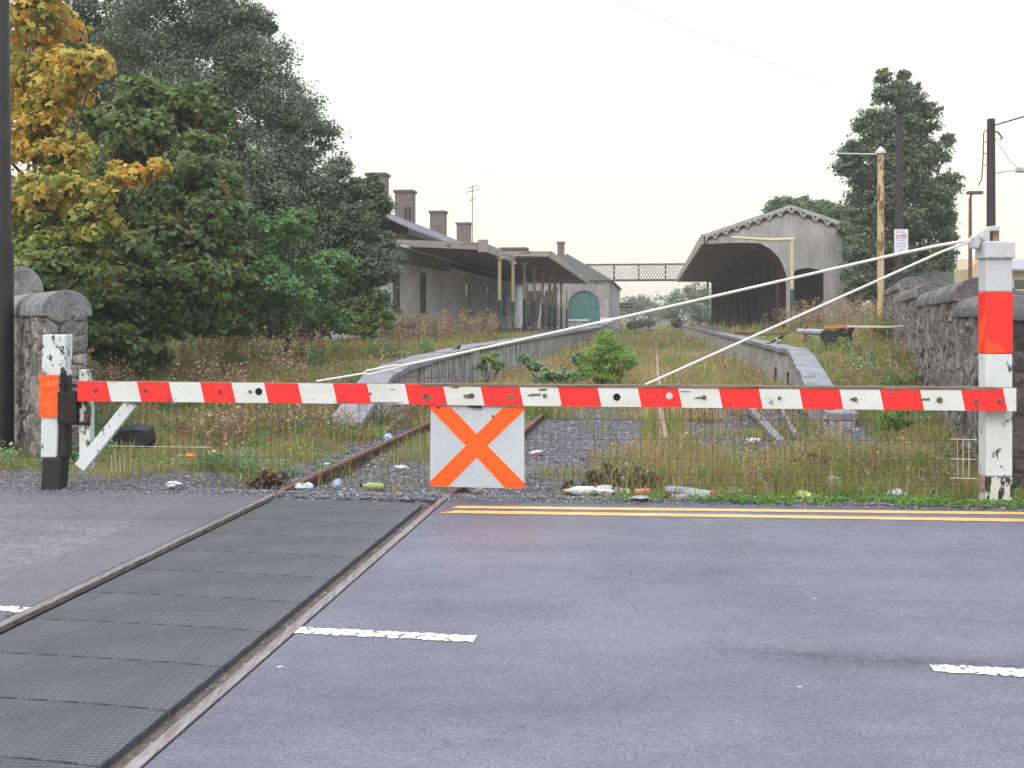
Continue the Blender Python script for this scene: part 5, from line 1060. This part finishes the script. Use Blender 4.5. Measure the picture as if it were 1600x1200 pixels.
uc = C((200, 480, 30, 75), (320, 490, 30, 70), (430, 490, 30, 65), (520, 490, 30, 50), (100, 470, 30, 80), (260, 430, 31, 80), (400, 420, 31, 80))
tree('light_block_shrub', 'dark undergrowth added to block light beneath the big evergreen', 'shrub', base(330, 30), uc, 22000, .13, 'leaf_back', .10, sub=30)  # shrub mass added behind to block light under the trees
lc = C((60, 430, 15.6, 38), (95, 405, 16, 30), (130, 430, 16, 24), (40, 470, 15.6, 30))
tree('shrub', 'green berried shrub between the stone pillar and the maple', 'shrub', base(80, 16), lc, 3000, .085, 'leaf_maple', .05, sub=26)
wc = C((575, 480, 27, 24), (600, 500, 26.5, 20), (560, 505, 26.5, 26), (590, 460, 27, 16), (545, 480, 27, 20))
tree('willow_shrub', 'pale yellow green shrub before the first station windows', 'shrub', base(575, 26.7), wc, 4500, .075, 'leaf_maple', .04, sub=24)
oc = [(-21, 26, 6, 3.4), (-20, 24, 3, 3.2), (-24, 28, 5, 4), (-20, 27, 9, 3)]
tree('dark_tree', 'dark tree farther left beyond the picture edge', 'tree', (-21, 26, .5), oc, 9000, .2, 'leaf_back', .3)
rc2 = C((1345, 330, 42, 26), (1352, 385, 42, 30), (1472, 405, 42, 24), (1462, 300, 42, 30), (1430, 245, 42, 36), (1365, 228, 42, 30), (1345, 430, 42, 26), (1470, 345, 42.3, 26), (1385, 145, 42, 24), (1412, 140, 42, 22), (1420, 165, 42, 30), (1358, 190, 42, 26), (1395, 205, 42, 42), (1448, 175, 42, 20), (1440, 205, 42, 26), (1335, 240, 42, 26), (1318, 262, 42, 17), (1385, 265, 42, 50), (1462, 240, 42, 24), (1482, 218, 42, 12), (1440, 290, 42, 40), (1370, 315, 42, 42), (1480, 285, 42, 22), (1425, 350, 42, 48), (1380, 385, 42, 40), (1465, 330, 42, 26), (1450, 395, 42, 34), (1342, 300, 42, 20), (1410, 420, 42, 44), (1478, 370, 42, 16), (1380, 120, 42, 14), (1412, 118, 42, 10), (1345, 275, 42, 22), (1355, 350, 42, 24))
tree('broadleaf_tree', 'tall ragged dark tree with sky gaps behind the notice pole on the right', 'tree', base(1410, 42), rc2, 72000, .13, 'leaf_right', .24, sub=40, subr=.28, inner=.15)
def cloudthing(name, label, cat, cl, n, size, mat, sub=26, subr=.26, inner=.3, star=False, stems=0, group=None, bh=None, keep=None, dirz=-.3):
    b = np.mean([c[:3] for c in cl], 0); zb = float(gz(b[0], b[1])); o = thing(name, label, cat, (b[0], b[1], zb), group=group)
    P, O, H = clumps_pts(cl, n, sub, subr=subr, inner=inner); cloud_obj('foliage', P, O, H*.65+RS.uniform(0, .35, len(H)), size, mat, o, star=star, keepout=keep, dirz=dirz)
    mb = MB()
    for c in cl:
        for _ in range(max(1, stems)):
            e = Vector(c[:3])+Vector([random.gauss(0, .4) for _ in range(3)])*c[3]; s0 = Vector((b[0]+random.gauss(0, .08), b[1]+random.gauss(0, .08), zb-.05)); mb.tube([s0, s0.lerp(e, .5)+Vector((0, 0, .05)), e], [.018, .012, .005], 5)
    mb.build('stem', 'bark', o); return o
iv = C((1365, 365, 47, 24), (1385, 395, 46, 28), (1375, 440, 46, 28), (1400, 470, 45, 26), (1325, 358, 49, 17), (1338, 385, 49, 24), (1342, 420, 49, 26), (1345, 455, 49, 24), (1222, 319, 60, 17), (1250, 318, 60, 17), (1280, 324, 58, 19), (1310, 330, 56, 21), (1340, 337, 54, 24), (1318, 352, 49.2, 8), (1332, 368, 49.2, 15), (1340, 395, 49, 20), (1352, 420, 49, 24), (1362, 450, 49, 22), (1350, 380, 49, 18), (1375, 400, 49.5, 28), (1370, 345, 52, 24), (1390, 365, 52, 24), (1212, 322, 72, 15), (1235, 320, 70, 15), (1265, 326, 66, 15), (1298, 335, 60, 17), (1328, 338, 56, 20), (1345, 360, 54, 26), (1350, 395, 51.5, 30), (1335, 375, 51, 14), (1365, 425, 51.5, 32), (1385, 455, 51.5, 28), (1355, 345, 54, 24), (1400, 420, 53, 36), (1355, 455, 51, 14), (1200, 330, 74, 9), (1420, 460, 52, 34))
cloudthing('ivy', 'ivy covering the ridge and the right flank of the grey platform canopy', 'ivy', iv, 76000, .13, 'leaf_ivy', sub=34, inner=.4, dirz=-.8)
# far trees
for i, (cl, lab) in enumerate((
    (((1062, 472, 118, 24), (1088, 462, 118, 28), (1112, 468, 120, 24), (1050, 488, 112, 16), (1080, 488, 112, 22), (1110, 490, 112, 22), (1135, 470, 120, 26)), 'dark bushy tree beyond the right platform under the footbridge'),
    (((985, 478, 190, 18), (998, 474, 190, 17), (1012, 482, 195, 15), (972, 484, 190, 14)), 'hazy rounded tree in the far distance left of the track end'),
    (((960, 488, 165, 14), (950, 484, 165, 14), (968, 492, 160, 10)), 'hazy tree just right of the goods shed wall'),
    (((1030, 488, 210, 14), (1045, 486, 200, 14), (1020, 490, 220, 10)), 'small hazy tree at the very end of the track'),
    (((1000, 506, 104, 8), (986, 508, 100, 7), (1014, 504, 110, 7), (1058, 504, 108, 8)), 'low green bushes growing on the far end of the track'))):
    c_ = C(*cl); b = np.mean([q_[:3] for q_ in c_], 0); tree('far_tree', lab, 'tree', (b[0], b[1], -.1), c_, 9000 if i == 0 else 5000, .32 if i else .2, 'leaf_far' if i else 'leaf_right', .15, sub=30, group='trees in the distance')
hl = [(float(x), 300+RS.uniform(-20, 20), RS.uniform(2, 4.5), RS.uniform(5, 8)) for x in np.arange(-190, 240, 7)]
P, O, H = clumps_pts(hl, 30000, 30); tag(cloud_obj('treeline', P, O, H*.7+RS.uniform(0, .3, len(H)), 1.0, 'leaf_far', None, (0, 300, 0)), kind='stuff', label='distant line of trees at the horizon')

# shrubs and weeds on and beside the track
cloudthing('feathery_shrub', 'bright green feathery shrub growing between the rails behind the barrier', 'shrub', C((950, 545, 23, 28), (925, 560, 23, 24), (975, 560, 23, 24), (950, 580, 23, 28), (945, 525, 23, 16), (915, 580, 22.5, 16)), 12000, .04, 'shrub_green', sub=60, stems=5)
cloudthing('buddleia', 'grey green leafy buddleia spreading low left of the feathery shrub', 'shrub', C((835, 572, 22, 14), (850, 590, 21.5, 18), (875, 588, 21.5, 18), (895, 590, 21.5, 14), (820, 560, 22, 10), (900, 560, 22.5, 12)), 1500, .085, 'budd_green', sub=16, stems=2)
for i, (x, y, Y, r, lab) in enumerate(((1455, 715, 12, 30, 'grey green bushy weed near the latch post mesh'), (1400, 655, 14.3, 26, 'green leafy weed before the right stone wall'), (765, 560, 24, 14, 'small green weed on the left platform face'))):
    cloudthing('leafy_weed', lab, 'weed', C((x, y, Y, r), (x+12, y+14, Y, r*.8), (x-14, y+12, Y, r*.7)), 1600, .05, 'budd_green' if i == 0 else 'verge_weed', sub=18, stems=2)
def weed(label, x, Y, h, spread, n, mat='dead_weed', heads=1., name='dried_weed', group='dried weed stalks'):
    X = px(x, 0, Y)[0]; z = float(gz(X, Y)); b = np.array([X, Y, z]); k = n; off = RS.normal(0, spread*.35, (k, 2)); P = np.c_[X+off[:, 0], Y+off[:, 1], np.full(k, z-.03)]; hh = RS.uniform(.6, 1.05, k)*h
    V1, F1, r1_ = blades(P, hh, np.full(k, .007+.0003*Y), RS.uniform(.1, .6, k), .35)
    m = int(n*22*heads); ii = RS.randint(0, k, m); f = RS.beta(3.5, 1.6, m); Q = P[ii].copy(); Q[:, 2] += f*hh[ii]; Q[:, :2] += RS.normal(0, .045*h+.01, (m, 2)); V2, F2 = leaf_cloud(Q, .032+.0012*Y*.6)
    V = np.r_[V1, V2]; F2 = F2+len(V1); loc = (X, Y, z)
    o = link(name, lambda W: mesh_np(name, W, [F1[0], F2, F1[1]], [mat], rnd=np.clip(np.r_[r1_, RS.uniform(.2, 1, len(F2)), r1_], 0, 1)), V, None, loc); return tag(o, label, 'weed', group)
for x, Y, h, s, n, lab in ((350, 21.5, 1.25, .8, 26, 'tallest brown seed heads under the tree, fourth red stripe column'), (335, 17.5, .9, .6, 18, 'brown weed in front of the tallest seed heads at the left'), (430, 20, .95, .9, 24, 'brown weed clump midway along the grass under the evergreen'), (455, 18.5, .85, .6, 16, 'brown weed clump rising above the white stripe before the platform ramp'), (478, 21, 1.15, .5, 14, 'slender tall brown weed left of the platform ramp'), (300, 20, .7, .9, 20, 'low brown weeds under the sycamore'), (170, 17, .9, .9, 24, 'rusty brown weeds beside the stone pillar'), (150, 15, .75, .5, 12, 'thin brown weed just right of the stone pillar')):
    weed(lab, x, Y, h, s, n)
for x, Y, h, s, n, lab in ((610, 29, 1.0, 2.2, 30, 'brown brushwood before the second station window'), (660, 30, 1.05, 2.4, 40, 'dense brown brushwood below the station wall'), (700, 31.5, 1.1, 2.0, 36, 'brown brushwood hiding the foot of the station wall'), (740, 34, 1.15, 2.0, 34, 'brown brushwood before the first canopy post'), (640, 27.5, .7, 1.6, 20, 'low brown brushwood in front of the timber stack')):
    weed(lab, x, Y, h, s, n, 'dead_weed', 1.6, 'brushwood', 'brown brushwood along the station wall')
for x, Y, h, s, n, lab in ((1290, 40, 1.3, 2.2, 40, 'brown brushwood right of the dark doorway'), (1330, 36, 1.3, 2.4, 42, 'brown brushwood between doorway and the cream rust post'), (1250, 42, 1.2, 1.8, 28, 'brown brushwood at the foot of the green post'), (1400, 27, 1.1, 1.4, 24, 'brown weeds against the far stepped wall'), (1365, 31, 1.1, 1.6, 30, 'brown weeds behind the cream rust post')):
    weed(lab, x, Y, h, s, n, 'dead_weed', 1.6, 'brushwood', 'brown brushwood before the grey gable')
for x, Y, h, s, n, lab in ((965, 9.95, .33, .55, 30, 'low dark brown dead dock weed behind the mesh, left part'), (1020, 9.85, .24, .35, 18, 'low dark brown dead dock weed behind the red can'), (905, 9.8, .2, .25, 12, 'small dark brown weed above the clear bottle'), (420, 9.95, .25, .3, 14, 'small reddish dark weed left of the rail'), (1275, 10.6, .35, .4, 12, 'dark brown weed above the yellow wrapper')):
    weed(lab, x, Y, h, s, n, 'dark_weed', 2., 'dark_weed', 'dark dead weeds along the road verge')
for x, Y, h, s, n, lab in ((1315, 17.5, .8, .4, 10, 'dark thin weed stalks on the right embankment, left ones'), (1345, 17, .75, .4, 10, 'dark thin weed stalks in the middle of the right embankment'), (1405, 17.8, .8, .4, 10, 'dark thin weed stalks on the embankment near the wall'), (1280, 12.5, .9, .3, 9, 'tall thin dark stalk crossing the mesh below the ramp'), (1080, 11.6, .75, .5, 10, 'thin dark stalks behind the mesh right of the second track rail'), (360, 11.2, .8, .3, 9, 'thin dark brown branching stalks left of the rails'), (315, 10.9, .7, .3, 8, 'thin reddish stalks right of the barrier brace'), (450, 13.2, .8, .3, 8, 'brown stalks beside the platform ramp foot'), (868, 30, .7, 1.0, 20, 'brown weeds before the left platform face'), (1100, 24, .5, 1.2, 16, 'brown weeds near the slanted timber'), (890, 34, .9, 1.4, 24, 'reddish weeds behind the feathery shrub')):
    weed(lab, x, Y, h, s, n, 'dead_weed', .5)

# grass: blades spread evenly over what a viewer near the road can see
def field(n, Y0, Y1, fx=.56, pad=1.2): u = RS.uniform(0, 1, n); Y = Y0*(Y1/Y0)**u; X = RS.uniform(-1, 1, n)*(fx*Y+pad); return X, Y
def wallX(Y): return np.interp(Y, [9.5, 10.5, 12.6, 19, 24.4, 32, 60], [4.7, 5.0, 5.6, 7.7, 9.45, 11.9, 30])
def blocked(X, Y):
    t = X-.142*Y
    b = ((t > -5.02) & (t < -4.38) & (Y > 14.9)) | ((t-rshift(Y) > 3.03) & (t-rshift(Y) < 3.56) & (Y > 13.9)) | (X > wallX(Y)) | ((t < -10.3) & (Y > 29) & (t > -20)) | ((t > 3.8) & (Y > 50)) | ((t < -5) & (Y > 46))
    b |= (X < -5.4-(Y-11.6)*.70) & (X > -6.1-(Y-11.6)*.70) & (Y > 11.6) & (Y < 15)
    return b | ((t < -10.2) & (Y > 31))
def make_grass(name, label, n, Y0, Y1, dens, hfn, colfn, mat='grass', wk=.00062, lean=.85, fx=.56):
    X, Y = field(n, Y0, Y1, fx); t = X-.142*Y; e = Y-redge(X); k = (~blocked(X, Y)) & (e > .06) & (RS.uniform(0, 1, n) < dens(X, Y, t, e)); X, Y, t, e = X[k], Y[k], t[k], e[k]
    h = hfn(X, Y, t, e)*RS.uniform(.3, 1.2, len(X)); r = colfn(X, Y, t, e)+RS.normal(0, .17, len(X)); r = np.where(RS.uniform(0, 1, len(X)) < .14, RS.uniform(.6, 1, len(X)), r); P = np.c_[X, Y, gz(X, Y)-.01]
    return grass_obj(name, P, h, wk*Y*RS.uniform(.7, 1.3, len(X))+.0022, r, mat, lean, label=label, kind='stuff')
def dn(X, Y, t, e):
    tuft = np.clip((vnoise(X, Y, .55, 21)-.30)*3, 0.05, 1); track = (t > -4.1) & (t < 3.0)
    g = np.where(track & (Y < 19), np.clip((vnoise(X, Y, .9, 22)-.60)*5, 0, 1)*.6, tuft)
    x = 800+X*F/Y; y = HZ+(ZC-0)*F/Y
    right = (X > 1.05) & (Y < 12.4) & (e > .25); g = np.where(right, np.clip((vnoise(X, Y, .5, 23)-.15)*3, .15, 1)*np.clip((X-.9)*1.2, .25, 1), g)
    g = np.where((X > .2) & (X <= 1.05) & (e > .2) & (Y < 10.8), .45*np.clip((vnoise(X, Y, .4, 24)-.3)*3, 0, 1), g)
    g = np.where((np.abs(t-.14) < .3) & (Y > 11.5) & (Y < 19), .9*np.clip((vnoise(X, Y, .7, 29)-.2)*3, .1, 1), g)     # tufts along the second rail
    g = np.where((t > -3.4) & (t < -2.0) & (Y > 12.2) & (Y < 20), .5, g)
    g = np.where((X < -2.3) & (e < .45), .05, g); g = np.where((t > -3.5) & (t < -1.9) & (Y < 12.2), .04, g)
    g = np.where((np.abs(t-.14) < .10) & (Y > 13), 0, g); g = np.where((X < -2.1) & (Y < 14), g*np.clip((vnoise(X, Y, .6, 28)-.3)*3, .06, 1), g); g = np.where((X < -2.1) & (e < 1.4), g*np.clip((e-.55)*1.3, .04, 1), g)
    return g*np.where(e < .3, .2, 1)
def hn(X, Y, t, e):
    b = .12+.22*vnoise(X, Y, 1.1, 31); track = (t > -4.1) & (t < 3.0)
    b = np.where((X > .9) & (Y < 13), .18+.42*vnoise(X, Y, .6, 32), b); b = np.where(track & (Y > 17), .32+.38*vnoise(X, Y, 1.2, 33), b)
    b = np.where((np.abs(t-.14) < .35) & (Y < 16), .45, b); return b*np.clip(.25+e*1.1, .3, 1)
def cnf(X, Y, t, e):
    c = .40+(vnoise(X, Y, 1.1, 41)-.5)*.4+(vnoise(X, Y, .3, 42)-.5)*.35; track = (t > -4.3) & (t < 3.1)
    c = np.where(track & (Y > 16), c+.30, c); c = np.where((X > .9) & (Y < 13.2), c+.12+(vnoise(X, Y, .8, 44)-.5)*.5, c); c = np.where((t > 3.8) & (Y < 21), c+.02, c); c = np.where((X > 2.0) & (e < 1.6) & (Y < 12), c-.28*np.clip(1.7-e, 0, 1)*np.clip(X-2, 0, 1), c); c = np.where(t < -4.6, c+.12, c); c = np.where(track & (Y > 16) & (Y < 60) & (vnoise(X, Y, 3, 43) > .62), c-.22, c); return c
make_grass('grass', 'mixed green and brown rough grass behind the barrier', 130000, 9.2, 19, dn, hn, cnf)
make_grass('grass', 'rough grass on the old track and embankments', 150000, 16, 48, dn, hn, cnf, wk=.00075)
make_grass('grass', 'far grass on the overgrown track', 50000, 45, 150, lambda X, Y, t, e: np.where((t > -4.2) & (t < 12), 1., .6), lambda X, Y, t, e: .5+.5*vnoise(X, Y, 3, 51), lambda X, Y, t, e: .5+(vnoise(X, Y, 5, 52)-.5)*.9, wk=.0008)
make_grass('grass', 'bright low grass blades on the verge', 26000, 8.7, 10.6, lambda X, Y, t, e: np.where((X > .7) & (e < .9), 1., 0.)*np.clip((vnoise(X, Y, .3, 61)-.1)*2, .1, 1)*np.clip((X-.3)*.8, .1, 1), lambda X, Y, t, e: .05+.06*np.clip(e*3, 0, 1), lambda X, Y, t, e: .12+(vnoise(X, Y, .5, 62)-.5)*.2, 'grass', wk=.0005, lean=.8)
X, Y = field(60000, 8.65, 11.5); e = Y-redge(X); w_ = (X > .35)*np.clip((X-.2)*.6, .15, 1)+.03*(X < -2.6)*(e > .4); k = (e > -.02) & (e < .85+vnoise(X, Y, .5, 66)*.3) & (X < 5.2) & (RS.uniform(0, 1, len(X)) < w_*np.clip((vnoise(X, Y, .22, 63)-.2)*3.5, 0, 1)*np.clip(1.3-e, .2, 1))
P = np.c_[X[k], Y[k], gz(X[k], Y[k])+RS.uniform(.0, .05, k.sum())]; P[:, 2] = np.maximum(P[:, 2], roadz(P[:, 1])+.006)
tag(cloud_obj('verge_weeds', P, np.tile([0, 0, 1.], (len(P), 1)), .3+.5*vnoise(P[:, 0], P[:, 1], .3, 64)+RS.normal(0, .12, len(P)), .032, 'verge_weed', None, (1, 9.2, 0)), kind='stuff', label='low green weeds spreading along the road edge')
# ground-cover leaves in the left field
X, Y = field(26000, 9.8, 26); t = X-.142*Y; k = (~blocked(X, Y)) & ((t < -3.8) | (t > 3.9)) & (Y-redge(X) > np.where(X < -2, 1.2, .45)) & (vnoise(X, Y, .8, 71) > .45); P = np.c_[X[k], Y[k], gz(X[k], Y[k])+RS.uniform(.01, .12, k.sum())]
tag(cloud_obj('ground_cover', P, np.tile([0, 0, 1.], (len(P), 1)), .2+.6*vnoise(P[:, 0], P[:, 1], .6, 72)+RS.normal(0, .15, len(P)), .05, 'verge_weed', None, (0, 15, 0)), kind='stuff', label='low leafy plants among the rough grass')
# scrubby mixed weeds too many to count
def scatter(name, label, n, Y0, Y1, keep, hlo, hhi, mat, lf=9, lsz=.035):
    X, Y = field(n*6, Y0, Y1); t = X-.142*Y; e = Y-redge(X); k = (~blocked(X, Y)) & keep(X, Y, t, e); X, Y = X[k][:n], Y[k][:n]; n = len(X); z = gz(X, Y)
    m_ = 4; Xs = np.repeat(X, m_)+RS.normal(0, .05, n*m_); Ys = np.repeat(Y, m_)+RS.normal(0, .05, n*m_); hh = np.repeat(RS.uniform(hlo, hhi, n), m_)*RS.uniform(.6, 1.1, n*m_); hue = np.repeat(RS.uniform(0, .6, n), m_)
    P = np.c_[Xs, Ys, np.repeat(z, m_)-.02]; V1, F1, r1 = blades(P, hh, .004+.0004*Ys, hue, .4)
    q = n*m_*lf; ii = RS.randint(0, n*m_, q); f = RS.beta(2.4, 1.3, q); Q = P[ii].copy(); Q[:, 2] += f*hh[ii]*.95; Q[:, :2] += RS.normal(0, .035, (q, 2))*(1+f[:, None]*.5); V2, F2 = leaf_cloud(Q, lsz+.0009*Ys[ii]); F2 = F2+len(V1)
    o = link(name, lambda W: mesh_np(name, W, [F1[0], F2, F1[1]], [mat], rnd=np.clip(np.r_[r1, hue[ii]+RS.uniform(0, .4, q), r1], 0, 1)), np.r_[V1, V2], None, (0, float(Y.mean()), 0)); tag(o, label=label, kind='stuff')
scatter('brown_weeds', 'dry brown weeds scattered through the rough grass', 170, 13, 27, lambda X, Y, t, e: (t < -5.1) & (vnoise(X, Y, 1.5, 91) > .45), .35, .9, 'dead_weed')
scatter('brown_weeds', 'dry brown weeds scattered over the right embankment', 220, 11, 27, lambda X, Y, t, e: (t > 3.9) & (vnoise(X, Y, 1.2, 92) > .4), .25, .7, 'dead_weed')
scatter('brown_weeds', 'dry brown weeds among the grass of the old track', 260, 16, 50, lambda X, Y, t, e: (t > -4.2) & (t < 3) & (np.abs(t-.14) > .3) & (vnoise(X, Y, 2, 93) > .5), .3, .75, 'dead_weed')
scatter('brown_weeds', 'dry brown weeds behind the mesh beside the latch post', 150, 9.5, 12.4, lambda X, Y, t, e: (X > .9) & (e > .45) & (vnoise(X, Y, .7, 94) > .45), .2, .55, 'dead_weed', 8, .022)
scatter('green_weeds', 'leafy green weeds mixed into the rough grass', 420, 9.6, 26, lambda X, Y, t, e: ((t < -3.8) | (t > 3.9) | ((X > 1.2) & (Y < 12.5))) & (e > np.where(X < -2, 1.2, .4)) & (vnoise(X, Y, .9, 95) > .52), .12, .42, 'budd_green', 12, .032)
scatter('brown_weeds', 'dry weeds around the foot of the left platform ramp', 90, 13, 17.5, lambda X, Y, t, e: (t > -6.4) & (t < -3.9) & (Y < 17), .3, .75, 'dead_weed')
# ballast stones and roadside grit
X, Y = field(46000, 9.0, 22, .42, .6); t = X-.142*Y; e = Y-redge(X); k = (t > -4.15) & (t < 3.0) & (e > .02) & (np.abs(t+3.59) > .09) & (np.abs(t+1.93) > .09) & (np.abs(t-.14) > .07) & (vnoise(X, Y, .7, 81) > .2); X, Y = X[k], Y[k]
stones_obj('ballast_stones', np.c_[X, Y, gz(X, Y)+.005], RS.uniform(.012, .034, len(X)), np.clip(RS.normal(.45, .25, len(X)), 0, 1), label='grey crushed stone ballast of the old track', kind='stuff')
n = 15000; X = RS.uniform(-7.5, 5, n); e = RS.beta(1.3, 2.6, n)*np.where(X < -2, 1.7, .75)-.12; Y = redge(X)+e; k = (X < .9) | (RS.uniform(0, 1, n) < .35); X, Y = X[k], Y[k]
zz_ = np.maximum(gz(X, Y), np.where(Y < redge(X)+.02, roadz(Y), -9))
stones_obj('roadside_grit', np.c_[X, Y, zz_+.002], RS.uniform(.005, .019, len(X)), np.clip(RS.normal(.45, .25, len(X)), 0, 1), label='loose grit spilled along the road edge', kind='stuff')
n = 260; s_ = RS.uniform(-8.5, 0, n); wv = RS.uniform(1.525, 1.60, n); P = OL+s_[:, None]*u2+wv[:, None]*n2
stones_obj('groove_grit', np.c_[P, roadz(P[:, 1])-.03], RS.uniform(.004, .013, n), RS.uniform(.3, 1, n), label='grit lying in the groove beside the rail', kind='stuff')
# moss mound at the foot of the cream post
P, O, H = clumps_pts([(xg, YG-.2, 1.5, .45, .3)], 2500, 20, inner=.1); tag(cloud_obj('grass_mound', P, O, H*.5+.2, .06, 'shrub_green', None, (xg, YG, 1.45)), label='mossy grass tuft at the foot of the cream and rust post', cat='tuft')

# ------------------------------------------------------------------ air: faint autumn haze
mb = MB(); mb.box(-420, 420, -60, 430, -1.6, 22); M['haze'] = bpy.data.materials.new('haze'); M['haze'].use_nodes = True
ht = M['haze'].node_tree; ht.nodes.clear(); ho = ht.nodes.new('ShaderNodeOutputMaterial'); hv = ht.nodes.new('ShaderNodeVolumePrincipled')
hv.inputs['Color'].default_value = (.95, .95, .95, 1); hv.inputs['Density'].default_value = .0012; hv.inputs['Anisotropy'].default_value = .2; ht.links.new(hv.outputs[0], ho.inputs['Volume'])
hz = mb.build('haze', 'haze'); tag(hz, kind='stuff', label='thin pale haze over the station')
